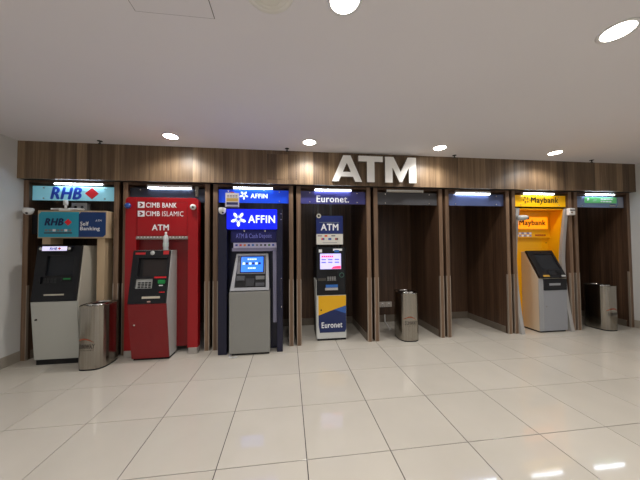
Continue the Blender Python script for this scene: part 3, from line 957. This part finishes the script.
t = Thing('cash_machine', (-0.53, 3.56, 0), 'tall grey cash machine with a lit blue screen in a light bezel', 'cash machine', 'cash machines')
x0, x1 = -0.798, -0.258
M_AG = mat('affin_grey', (138, 138, 134), 0.45, noise=0.02, nscale=(3, 3, 3))
M_AL = mat('bezel_grey', (164, 166, 172), 0.35)
t.box('plinth', x0 + 0.03, x1 - 0.01, 3.60, 3.66, 0.0, 0.03, M_BLACK)
t.box('cabinet', x0, x1, 3.565, 3.66, 0.03, 0.862, M_AG, bevel=0.012, seg=2)
t.box('cabinet_rear', x0 + 0.01, x1 - 0.005, 3.6605, 3.795, 0.03, 0.86, mat('rear_grey', (110, 110, 112), 0.5))
t.lathe('lock', (-0.745, 3.565, 0.42), [(0.0, 0.006), (0.006, 0.005), (0.007, -0.001)], M_CHROME, axis=(0, -1, 0), n=8)
VA = (0, 0.15, 0.495)
FR = Frame((0, 3.575, 0.872), v=VA)
t.loft('head', [(3.600, 0.863, -0.785, -0.268), (3.795, 0.863, -0.785, -0.268), (3.795, 1.375, -0.722, -0.285), (3.752, 1.375, -0.722, -0.285)], mat('head_dark', (60, 62, 70), 0.4))
# light bezel: tapering ring round the opening
bm = bmesh.new()
outer = [(-0.786, 0.0), (-0.266, 0.0), (-0.288, 0.515), (-0.728, 0.515)]
inner = [(-0.735, 0.040), (-0.312, 0.040), (-0.320, 0.490), (-0.700, 0.490)]
vo = [bm.verts.new(FR.p(a, b, 0.012)) for a, b in outer]
vi = [bm.verts.new(FR.p(a, b, 0.012)) for a, b in inner]
wo = [bm.verts.new(FR.p(a, b, -0.022)) for a, b in outer]
wi = [bm.verts.new(FR.p(a, b, -0.022)) for a, b in inner]
for i in range(4):
    j = (i + 1) % 4
    bm.faces.new((vo[i], vo[j], vi[j], vi[i]))
    bm.faces.new((wo[j], wo[i], wi[i], wi[j]))
    bm.faces.new((vo[j], vo[i], wo[i], wo[j]))
    bm.faces.new((vi[i], vi[j], wi[j], wi[i]))
bz = t.add('bezel', bm, M_AL)
t.boxf('fascia_panel', FR, -0.712, -0.325, 0.232, 0.489, -0.020, -0.008, mat('fascia_grey', (120, 120, 126), 0.4), parent=bz)
t.boxf('screen_frame', FR, -0.672, -0.345, 0.246, 0.484, -0.008, -0.004, M_BLACK, parent=bz)
sc = t.boxf('screen', FR, -0.660, -0.357, 0.258, 0.474, -0.004, -0.002, mat('screen_blue', (40, 110, 240), 0.2, emit=0.85, emit_rgb=(52, 118, 255)), parent=bz)
M_SW = mat('screen_white', (210, 230, 255), 0.3, emit=0.8, emit_rgb=(200, 225, 255))
for v0, v1, a, b in ((0.428, 0.450, -0.575, -0.445), (0.300, 0.322, -0.565, -0.455)):
    n = 5
    for k in range(n):
        u = a + (b - a) * k / n
        t.boxf('screen_text', FR, u, u + (b - a) / n * 0.75, v0, v1, -0.002, -0.0012, M_SW, parent=bz)
for k in range(6):
    u = -0.640 + k * 0.043
    t.boxf('screen_icon', FR, u, u + 0.034, 0.362, 0.394, -0.002, -0.0012, [M_SW, mat('icon_dark', (40, 60, 100), 0.4)][k % 2], parent=bz)
t.boxf('keypad_shelf', FR, -0.720, -0.322, 0.042, 0.228, -0.0205, -0.016, M_BLACK, parent=bz)
t.boxf('card_reader', FR, -0.715, -0.600, 0.135, 0.205, -0.016, 0.000, mat('reader_grey', (70, 72, 78), 0.4), parent=bz, bevel=0.005)
kp = t.boxf('keypad', FR, -0.590, -0.470, 0.060, 0.165, -0.016, 0.002, mat('keypad_dark', (44, 44, 50), 0.4), parent=bz, bevel=0.004)
for a in range(3):
    for b in range(3):
        t.boxf('key', FR, -0.580 + a * 0.036, -0.552 + a * 0.036, 0.070 + b * 0.030, 0.092 + b * 0.030, 0.002, 0.005, mat('key_grey', (46, 48, 52), 0.6), parent=bz)
t.boxf('cash_slot', FR, -0.455, -0.335, 0.060, 0.105, -0.016, -0.002, mat('reader_grey', (70, 72, 78), 0.4), parent=bz, bevel=0.003)
t.boxf('receipt_slot', FR, -0.455, -0.335, 0.150, 0.200, -0.016, -0.002, mat('reader_light', (110, 112, 112), 0.4), parent=bz, bevel=0.003)

t = Thing('hanging_notice', (-0.79, 3.742, 2.04), 'small white printed notice with yellow and navy bands hung below the blue header sign', 'notice')
t.box('card', -0.889, -0.700, 3.745, 3.751, 2.036, 2.240, mat('notice_white', (222, 218, 214), 0.5), bevel=0.001)
FN = vertical(3.745)
t.boxf('yellow_band', FN, -0.874, -0.716, 2.118, 2.164, 0, 0.0015, mat('notice_yellow', (206, 170, 80), 0.5))
t.boxf('navy_band', FN, -0.874, -0.716, 2.068, 2.106, 0, 0.0015, mat('notice_navy', (52, 54, 96), 0.5))
for z in (2.176, 2.196):
    for k in range(4):
        t.boxf('print_bar', FN, -0.866 + k * 0.038, -0.838 + k * 0.038, z, z + 0.010, 0, 0.0015, mat('print_grey', (120, 112, 116), 0.5))
t.boxf('footer_bar', FN, -0.874, -0.716, 2.044, 2.054, 0, 0.0015, mat('print_grey', (120, 112, 116), 0.5))
t.box('hook', -0.82, -0.772, 3.745, 3.760, 2.2405, 2.254, mat('hook_red', (196, 70, 60), 0.5))
t.box('strap', -0.80, -0.79, 3.752, 3.8285, 2.244, 2.250, M_BLACK)

d = dome_camera(-0.888, 3.572, 1.957, 'white dome camera on the navy surround under the hanging notice', r=0.046)
d.box('bracket', -0.91, -0.866, 3.60, 3.6315, 1.965, 1.990, M_WHITE)

t = Thing('paper_scrap', (-0.74, 3.53, 0), 'crumpled white paper scrap on the floor at the foot of the grey machine', 'paper')
bm = bmesh.new()
pts = {}
for i in range(5):
    for j in range(3):
        pts[i, j] = bm.verts.new((-0.79 + i * 0.027 + rr.uniform(-.004, .004), 3.50 + j * 0.03 + rr.uniform(-.005, .005), 0.001 + rr.uniform(0.0, 0.014)))
for i in range(4):
    for j in range(2):
        bm.faces.new((pts[i, j], pts[i + 1, j], pts[i + 1, j + 1], pts[i, j + 1]))
g = bmesh.ops.solidify(bm, geom=bm.faces[:], thickness=0.001)
t.add('sheet', bm, M_WHITE)

# ================================================================== MACHINE 4: slim black/yellow/navy (booth 3)
t = Thing('cash_machine', (0.66, 3.96, 0), 'slim black cash machine with yellow and navy door, lit lilac screen and topper', 'cash machine', 'cash machines')
x0, x1 = 0.432, 0.897
t.box('plinth', x0 + 0.01, x1 - 0.005, 3.968, 4.40, 0.0, 0.03, M_BLACK)
t.box('body', x0, x1, 3.975, 4.42, 0.03, 1.455, M_BLACK, bevel=0.004)
dr = t.box('door', x0 + 0.002, x1 - 0.001, 3.958, 3.975, 0.032, 0.700, mat('door_white', (206, 208, 206), 0.4), bevel=0.002)
FE = vertical(3.958)
ua, ub = 0.457, 0.893
t.polyf('yellow_field', FE, [(ua, 0.392), (0.70, 0.478), (ub, 0.535), (ub, 0.694), (ua, 0.694)], 0, 0.003, mat('euro_yellow', (232, 176, 16), 0.4), parent=dr)
t.polyf('blue_wedge', FE, [(0.70, 0.478), (ub, 0.410), (ub, 0.535)], 0, 0.003, mat('euro_blue', (46, 92, 170), 0.4), parent=dr)
t.polyf('navy_field', FE, [(ua + 0.02, 0.125), (ub - 0.02, 0.125), (ub, 0.170), (ub, 0.410), (0.70, 0.478), (ua, 0.392), (ua, 0.25)], 0, 0.003, mat('euro_navy', (20, 38, 92), 0.4), parent=dr)
t.text('lettering', 'Euronet', vertical(3.955), 0.504, 0.832, 0.196, 0.286, M_WT, parent=dr, bold=0.022)
t.lathe('lock', (0.500, 3.955, 0.475), [(0.0, 0.006), (0.011, 0.005), (0.012, 0.0)], M_BLACK, axis=(0, -1, 0), parent=dr, n=10)
t.loft('side_flange', [(3.945, 0.03, 0.424, 0.4315), (3.99, 0.03, 0.424, 0.4315), (4.10, 0.97, 0.400, 0.4075), (3.965, 0.94, 0.424, 0.4315)], M_GREYW)
FE2 = vertical(3.958)
fa = t.plate('fascia', FE2, x0 + 0.003, x1 - 0.02, 0.704, 1.452, [(0.488, 0.822, 1.108, 1.352), (0.590, 0.755, 0.922, 1.082), (0.455, 0.582, 0.930, 0.972)], -0.017, 0.0, M_BLACK2)
FE3 = vertical(3.958)
t.boxf('screen', FE3, 0.488, 0.822, 1.108, 1.352, -0.0165, -0.006, mat('screen_lilac', (190, 186, 250), 0.2, emit=0.72, emit_rgb=(196, 190, 255)), parent=fa)
M_PINK = mat('screen_pink', (230, 70, 120), 0.3, emit=0.6, emit_rgb=(255, 60, 110))
M_SB = mat('screen_mauve', (120, 120, 200), 0.3, emit=0.35, emit_rgb=(110, 110, 220))
for k in range(6):
    t.boxf('screen_title', FE3, 0.512 + k * 0.032, 0.538 + k * 0.032, 1.292, 1.320, -0.006, -0.005, M_PINK, parent=fa)
for k in range(3):
    for z in (1.250, 1.205):
        t.boxf('screen_item', FE3, 0.512 + k * 0.105, 0.580 + k * 0.105, z, z + 0.018, -0.006, -0.005, M_SB, parent=fa)
t.polyf('screen_banner', FE3, [(0.66, 1.112), (0.818, 1.112), (0.818, 1.160), (0.70, 1.148)], -0.006, -0.005, M_PINK, parent=fa)
kp = t.boxf('keypad_tray', FE3, 0.590, 0.755, 0.922, 1.082, -0.0165, -0.014, M_BLACK, parent=fa)
bm = bmesh.new()
for a in range(4):
    for b in range(3):
        o_ = FE3.p(0.602 + a * 0.036, 0.930 + b * 0.022, -0.014)
        bm_poly(bm, [o_, o_ + FE3.u * 0.026, o_ + FE3.u * 0.026 + FE3.v * 0.014, o_ + FE3.v * 0.014], FE3.n * 0.010)
kk = t.add('keys', bm, mat('key_light', (150, 150, 150), 0.5), parent=fa)
kk['kind'] = 'stuff'
t.boxf('receipt_slot', FE3, 0.455, 0.582, 0.930, 0.972, -0.0165, -0.004, mat('slot_dark', (72, 68, 62), 0.4), parent=fa)
bm = bmesh.new()
c0 = Vector((0.830, 3.958, 1.012))
for k in range(20):
    a0, a1 = 2 * math.pi * k / 20, 2 * math.pi * (k + 1) / 20
    pts = [c0 + Vector((r * math.cos(a), 0, r * math.sin(a))) for r, a in ((0.030, a0), (0.038, a0), (0.038, a1), (0.030, a1))]
    bm_poly(bm, pts, (0, -0.004, 0))
t.add('reader_ring', bm, mat('ring_teal', (64, 110, 96), 0.4), parent=fa)
t.boxf('cash_bezel', FE3, 0.555, 0.775, 0.742, 0.872, 0.0, 0.006, M_BLACK, parent=fa, bevel=0.002)
t.boxf('blue_sticker', FE3, 0.575, 0.765, 0.822, 0.866, 0.006, 0.008, mat('sticker_blue', (42, 106, 190), 0.4), parent=fa)
t.boxf('cash_slot', FE3, 0.562, 0.765, 0.780, 0.818, 0.006, 0.012, mat('slot_silver', (178, 176, 176), 0.35), parent=fa)
t.boxf('card_badge', FE3, 0.468, 0.520, 1.372, 1.420, 0.0, 0.003, M_WT, parent=fa)
t.boxf('card_badge', FE3, 0.695, 0.840, 1.395, 1.428, 0.0, 0.003, M_WT, parent=fa)
t.boxf('card_badge', FE3, 0.715, 0.790, 1.370, 1.408, 0.003, 0.005, mat('sticker_blue', (42, 106, 190), 0.4), parent=fa)
tp = t.box('topper', 0.428, 0.858, 3.952, 4.03, 1.490, 1.950, mat('topper_dark', (20, 24, 44), 0.4), bevel=0.004)
FTt = vertical(3.952)
t.boxf('navy_face', FTt, 0.432, 0.854, 1.662, 1.946, 0, 0.003, mat('topper_navy', (20, 38, 104), 0.35), parent=tp)
t.boxf('white_face', FTt, 0.432, 0.854, 1.495, 1.660, 0, 0.003, mat('topper_white', (216, 214, 206), 0.4), parent=tp)
FTu = vertical(3.949)
t.text('lettering', 'ATM', FTu, 0.502, 0.782, 1.715, 1.822, M_WT, parent=tp, bold=0.03)
t.boxf('print_rule', FTu, 0.480, 0.795, 1.838, 1.846, 0, 0.001, mat('chip_grey', (120, 130, 136), 0.5), parent=tp)
for a, b, z0, z1, c in ((0.452, 0.518, 1.622, 1.640, (150, 140, 140)), (0.560, 0.606, 1.616, 1.644, (224, 92, 30)), (0.668, 0.730, 1.622, 1.640, (110, 110, 120)),
                        (0.510, 0.534, 1.566, 1.596, (220, 50, 50)), (0.534, 0.558, 1.566, 1.596, (40, 60, 150)), (0.620, 0.668, 1.566, 1.596, (30, 80, 170)),
                        (0.728, 0.752, 1.566, 1.596, (170, 40, 50)), (0.752, 0.776, 1.566, 1.596, (60, 60, 70)), (0.53, 0.76, 1.516, 1.526, (150, 150, 156))):
    t.boxf('logo_chip', FTu, a, b, z0, z1, 0, 0.001, mat('chip_%d_%d_%d' % c, c, 0.5), parent=tp)
for xk in (0.465, 0.668):
    t.box('pole', xk - 0.018, xk + 0.018, 3.985, 4.015, 1.951, 2.32, mat('pole_grey', (86, 82, 76), 0.5))
for xk in (0.47, 0.82):
    t.box('neck', xk - 0.02, xk + 0.02, 3.985, 4.02, 1.455, 1.4895, M_BLACK)
t = Thing('round_camera', (0.470, 3.93, 1.94), 'small white ring-shaped camera on the corner of the dark topper sign', 'camera', 'security cameras')
bm = bmesh.new()
for k in range(18):
    a0, a1 = 2 * math.pi * k / 18, 2 * math.pi * (k + 1) / 18
    bm_poly(bm, [Vector((0.470 + r * math.cos(a), 3.948, 1.942 + r * math.sin(a))) for r, a in ((0.017, a0), (0.036, a0), (0.036, a1), (0.017, a1))], (0, -0.022, 0))
t.add('ring', bm, M_CREAM)
t.lathe('lens', (0.470, 3.948, 1.942), [(0.0, 0.015), (0.014, 0.012), (0.017, 0.0)], M_BLACK, axis=(0, -1, 0), n=12)

# ================================================================== BOOTH 4 fittings
t = Thing('socket_plate', (1.86, Y_BACK - 0.0005, 0.33), 'pale twin power socket plate low on the back of the booth with the bin', 'power socket')
for xk0, xk1 in ((1.735, 1.855), (1.861, 1.985)):
    q = t.box('plate', xk0, xk1, Y_BACK - 0.024, Y_BACK - 0.0005, 0.285, 0.385, mat('socket_ivory', (196, 188, 180), 0.4), bevel=0.006, seg=2)
    t.box('rocker', xk0 + 0.045, xk1 - 0.045, Y_BACK - 0.028, Y_BACK - 0.024, 0.345, 0.368, M_WHITE, parent=q)
    for dx, dz in ((0.0, 0.016), (-0.018, -0.012), (0.018, -0.012)):
        xm = (xk0 + xk1) / 2 + dx
        t.box('pin_hole', xm - 0.005, xm + 0.005, Y_BACK - 0.0255, Y_BACK - 0.024, 0.315 + dz - 0.006, 0.315 + dz + 0.006, M_BLACK, parent=q)
t = Thing('loose_cable', (1.79, 4.5, 0), 'white cable hanging from the skirting and trailing over the booth floor', 'cable')
bm = bmesh.new()
cp = [(1.835, 4.755, 0.145), (1.835, 4.75, 0.05), (1.83, 4.735, 0.014), (1.815, 4.62, 0.012), (1.79, 4.50, 0.012), (1.765, 4.38, 0.012), (1.755, 4.34, 0.012)]
for p, q in zip(cp, cp[1:]):
    bm_cyl(bm, p, q, 0.012, n=8)
t.add('cord', bm, M_WHITE)
t.box('plug', 1.735, 1.775, 4.30, 4.345, 0.001, 0.028, M_WHITE, bevel=0.004)

# ================================================================== MACHINE 5: yellow surround (booth 6)
M_YEL = mat('may_yellow', (246, 178, 8), 0.35)
M_BLADE = mat('blade_grey', (170, 168, 166), 0.4)
t = Thing('machine_surround', (4.27, 3.85, 0), 'yellow surround with curved grey side fins and a glowing orange sign', 'surround', 'machine surrounds')
zs = [0.0, 0.3, 0.6, 0.9, 1.2, 1.5, 1.8, 2.08]
yf = [3.765, 3.812, 3.850, 3.874, 3.884, 3.866, 3.838, 3.806]
for xa, xb in ((3.778, 3.842), (4.712, 4.776)):
    bm = bmesh.new()
    prof = [(y, z) for y, z in zip(yf, zs)] + [(y + 0.09, z) for y, z in zip(yf[::-1], zs[::-1])]
    bm_poly(bm, [(xa, y, z) for y, z in prof], (xb - xa, 0, 0))
    t.add('side_fin', bm, M_BLADE)
t.box('back_panel', 3.8425, 4.7115, 4.105, 4.125, 0.0, 2.08, M_YEL)
for xa, xb in ((3.8425, 3.855), (4.699, 4.7115)):
    bm = bmesh.new()
    prof = [(y + 0.03 + 0.05 * (1 - z / 2.08), z) for y, z in zip(yf, zs)] + [(4.1045, 2.08), (4.1045, 0.0)]
    bm_poly(bm, [(xa, y, z) for y, z in prof], (xb - xa, 0, 0))
    t.add('side_panel', bm, M_YEL)
t.box('top_panel', 3.856, 4.698, 3.83, 4.1045, 2.068, 2.08, M_YEL)
ub_ = t.box('sign_board', 3.856, 4.698, 4.062, 4.1045, 1.590, 2.066, M_YEL, bevel=0.004)
FM = vertical(4.062)
ob = t.boxf('lit_sign', FM, 3.885, 4.648, 1.752, 1.962, 0, 0.006, mat('lit_orange', (255, 160, 20), 0.3, emit=0.9, emit_rgb=(255, 140, 8)), parent=ub_)
FM2 = vertical(4.056)
t.text('lettering', 'Maybank', FM2, 4.075, 4.612, 1.785, 1.915, mat('print_umber', (40, 18, 4), 0.5), parent=ub_, bold=0.04)
for k in range(6):
    u = 4.02 + k * 0.052
    for z in (1.612, 1.656):
        t.boxf('logo_chip', FM, u, u + 0.042, z, z + 0.034, 0, 0.002, [M_WT, mat('chip_lilac', (150, 150, 190), 0.5)][(k + (z > 1.63)) % 2], parent=ub_)
for k in range(5):
    t.boxf('print_bar', FM, 4.395 + k * 0.044, 4.431 + k * 0.044, 1.622, 1.652, 0, 0.002, mat('print_rust', (170, 70, 16), 0.5), parent=ub_)
t.lathe('bolt', (4.66, 4.105, 1.50), [(0.0, 0.008), (0.008, 0.006), (0.009, 0.0)], mat('bolt_brown', (130, 90, 20), 0.5), axis=(0, -1, 0), n=8)
t.box('cable_cover', 4.575, 4.600, 4.095, 4.1045, 1.36, 1.56, M_YEL)

t = Thing('cash_machine', (4.41, 3.8, 0), 'grey cash machine with beige side and steeply sloping black fascia in the yellow surround', 'cash machine', 'cash machines')
x0, x1 = 4.140, 4.672
M_MSIDE = mat('side_beige', (206, 196, 176), 0.45)
t.box('plinth', x0 + 0.02, x1 - 0.02, 3.81, 4.10, 0.0, 0.025, M_BLACK)
t.loft('body', [(3.800, 0.025, x0, x1), (4.104, 0.025, x0, x1), (4.104, 1.345, x0 + 0.005, x1 - 0.02), (4.040, 1.345, x0 + 0.005, x1 - 0.02), (3.800, 0.90, x0, x1)], M_MSIDE, bevel=0.003)
t.box('corner_column', x0 - 0.001, 4.224, 3.783, 3.7995, 0.027, 0.888, mat('column_grey', (160, 162, 166), 0.35), bevel=0.004)
dr = t.box('door', 4.226, x1 - 0.001, 3.786, 3.7995, 0.027, 0.700, mat('door_grey', (150, 153, 160), 0.4), bevel=0.003)
t.lathe('lock', (4.268, 3.786, 0.435), [(0.0, 0.006), (0.010, 0.005), (0.011, 0.0)], M_CHROME, axis=(0, -1, 0), parent=dr, n=10)
bd = t.box('cash_band', 4.226, x1 - 0.001, 3.780, 3.7995, 0.703, 0.892, M_BLACK2, bevel=0.003)
t.box('cash_slot', 4.330, 4.540, 3.776, 3.780, 0.782, 0.818, mat('slot_steel', (170, 172, 178), 0.3, metal=0.4), parent=bd)
FR = Frame((0, 3.790, 0.905), v=(0, 0.24, 0.44))
pl = t.plate('fascia', FR, x0 + 0.006, x1 - 0.016, 0.0, 0.505, [(4.265, 4.620, 0.145, 0.440)], -0.004, 0.030, M_BLACK2)
t.boxf('screen', FR, 4.265, 4.620, 0.145, 0.440, 0.0, 0.014, mat('may_screen', (42, 45, 50), 0.15, spec=0.3), parent=pl)
t.boxf('keypad', FR, 4.345, 4.480, 0.040, 0.120, 0.030, 0.036, M_BLACK, parent=pl, bevel=0.002)
for a in range(4):
    for b in range(3):
        t.boxf('key', FR, 4.352 + a * 0.031, 4.376 + a * 0.031, 0.046 + b * 0.024, 0.064 + b * 0.024, 0.036, 0.040, mat('key_grey', (46, 48, 52), 0.6), parent=pl)
t.boxf('yellow_tag', FR, 4.215, 4.330, 0.012, 0.042, 0.030, 0.036, mat('tag_gold', (206, 160, 60), 0.4), parent=pl)
t.boxf('card_slot', FR, 4.560, 4.640, 0.010, 0.036, 0.030, 0.036, M_GREYW, parent=pl)
t.boxf('card_reader', FR, 4.500, 4.560, 0.050, 0.105, 0.030, 0.048, M_BLACK, parent=pl, bevel=0.006)
t.lathe('top_emblem', FR.p(4.42, 0.475, 0.030), [(0.0, 0.003), (0.020, 0.002), (0.022, 0.0)], M_BLACK, axis=FR.n, parent=pl, n=12)

t = Thing('bullet_camera', (3.84, 3.76, 1.9), 'grey rounded bullet camera clamped to the curved fin of the yellow surround', 'camera', 'security cameras')
t.lathe('barrel', (3.785, 3.755, 1.905), [(0.0, -0.025), (0.03, -0.022), (0.042, 0.0), (0.044, 0.05), (0.040, 0.10), (0.028, 0.125), (0.0, 0.135)], M_GREYW, axis=(1, -0.15, 0.12), n=18)
t.lathe('lens_hood', (3.903, 3.728, 1.905), [(0.0, 0.022), (0.018, 0.02), (0.022, 0.0)], M_BLACK, axis=(0.6, -1, -0.6), n=12)
t.box('clamp', 3.790, 3.835, 3.760, 3.819, 1.920, 1.955, M_GREYW, bevel=0.003)
t = Thing('box_camera', (4.79, 3.78, 1.97), 'small white box camera on the post beside the yellow header sign', 'camera', 'security cameras')
t.box('case', 4.725, 4.838, 3.745, 3.800, 1.965, 2.085, M_WHITE, bevel=0.010, seg=2)
t.box('visor', 4.735, 4.828, 3.738, 3.745, 2.040, 2.056, M_BLACK)
t.lathe('lens', (4.768, 3.745, 2.010), [(0.0, 0.008), (0.013, 0.006), (0.015, 0.0)], mat('lens_amber', (120, 90, 70), 0.3), axis=(0, -1, 0), n=12)
t.box('mount', 4.795, 4.830, 3.800, 3.8145, 2.0, 2.06, M_WHITE)

# ================================================================== STEEL BINS
def steel_bin(cx, cy, a, b, h, lab, logo_x, litter, where):
    t = Thing('litter_bin', (cx, cy, 0), lab, 'bin', 'stainless steel bins')
    E = 3.0
    n = 30

    def ring(z, s=1.0):
        out = []
        for i in range(n):
            th = 2 * math.pi * i / n
            c, s_ = math.cos(th), math.sin(th)
            out.append((cx + a * s * math.copysign(abs(c) ** (2 / E), c), cy + b * s * math.copysign(abs(s_) ** (2 / E), s_), z))
        return out

    def shell(name, levels, m, cap_top=False, cap_bot=False, smooth=True, parent=None):
        bm = bmesh.new()
        R = [[bm.verts.new(p) for p in ring(z, s)] for z, s in levels]
        for A, B in zip(R, R[1:]):
            for i in range(n):
                bm.faces.new((A[i], A[(i + 1) % n], B[(i + 1) % n], B[i]))
        if cap_top:
            bm.faces.new(R[-1])
        if cap_bot:
            bm.faces.new(R[0][::-1])
        o = t.add(name, bm, m, parent=parent)
        for p in o.data.polygons:
            p.use_smooth = smooth and len(p.vertices) == 4
        return o
    shell('base_ring', [(0.0, 0.985), (0.018, 0.985)], M_BLACK, cap_bot=True)
    bd = shell('body', [(0.018, 1.0), (h - 0.02, 1.0), (h - 0.016, 1.012), (h - 0.002, 1.012), (h, 1.0)], M_STEEL, smooth=False)
    shell('lid', [(h - 0.01, 0.985), (h - 0.004, 0.96), (h - 0.004, 0.62), (h - 0.05, 0.58), (h - 0.05, 0.2)], M_CHROME, cap_top=True)
    bm = bmesh.new()
    R = [ring(h - 0.002, 0.66), ring(h + 0.012, 0.64), ring(h + 0.012, 0.60), ring(h - 0.004, 0.585)]
    R = [[bm.verts.new(p) for p in q] for q in R]
    for A, B in zip(R, R[1:]):
        for i in range(n):
            bm.faces.new((A[i], A[(i + 1) % n], B[(i + 1) % n], B[i]))
    t.add('rim', bm, M_CHROME, smooth=True)

    def warp(u, v):
        k = min(0.995, abs((u - cx) / a))
        return Vector((u, cy - b * (1 - k ** E) ** (1 / E) - 0.0025, v))
    M_ENG = mat('engraving', (74, 66, 60), 0.5)
    lx = logo_x
    t.text('lettering', 'SUNWAY', None, lx - 0.092, lx + 0.098, 0.258, 0.314, M_ENG, parent=bd, bold=0.01, shear=0.15, warp=warp)
    bm = bmesh.new()
    for k in range(10):
        q = []
        for s, kk in ((0, k), (0, k + 1), (1, k + 1), (1, k)):
            f = kk / 10
            u = lx - 0.11 + 0.20 * f
            v = 0.318 + 0.055 * math.sin(math.pi * (0.15 + 0.75 * f)) + s * 0.018 * math.sin(math.pi * min(1, 0.1 + f * 0.9)) - 0.006
            q.append(warp(u, v))
        bm_poly(bm, [p + Vector((0, 0.0012, 0)) for p in q], (0, -0.0015, 0))
    t.add('swoosh', bm, mat('swoosh_rust', (150, 72, 44), 0.5), parent=bd)
    t.text('small_lettering', 'SUNWAY', None, lx - 0.085, lx + 0.090, 0.236, 0.246, M_ENG, parent=bd, bold=0.0, warp=warp, spacing=1.6)
    # crumpled litter left on the lid
    for i, (dx, dy, r) in enumerate(litter):
        q = Thing('crumpled_wrapper', (cx + dx, cy + dy, h - 0.004), ('larger' if r > 0.02 else 'small') + ' crumpled pale wrapper on the lid of the bin ' + where, 'wrapper', 'litter on the bin lids')
        bm = bmesh.new()
        bmesh.ops.create_icosphere(bm, subdivisions=2, radius=r)
        rr2 = random.Random(int(cx * 100) + i)
        for v in bm.verts:
            v.co *= rr2.uniform(0.62, 1.05)
            v.co.z *= 0.8
        zmin = min(v.co.z for v in bm.verts)
        bmesh.ops.translate(bm, verts=bm.verts[:], vec=(cx + dx, cy + dy, h - 0.0035 - zmin))
        q.add('wrapper', bm, mat('wrapper_silver', (206, 204, 200), 0.3, metal=0.3))


steel_bin(-2.392, 3.590, 0.155, 0.195, 0.765, 'stainless steel bin between the white machine and the red machine', -2.412, [(0.0, -0.15, 0.016)], 'beside the white machine')
steel_bin(1.862, 3.915, 0.155, 0.200, 0.735, 'stainless steel bin in the booth with power sockets', 1.850, [(-0.06, -0.148, 0.022), (0.03, -0.155, 0.014), (0.0, -0.160, 0.014)], 'near the power sockets')
steel_bin(5.440, 3.880, 0.145, 0.195, 0.755, 'stainless steel bin in the booth under the green sign', 5.440, [(-0.10, -0.12, 0.017)], 'under the green sign')
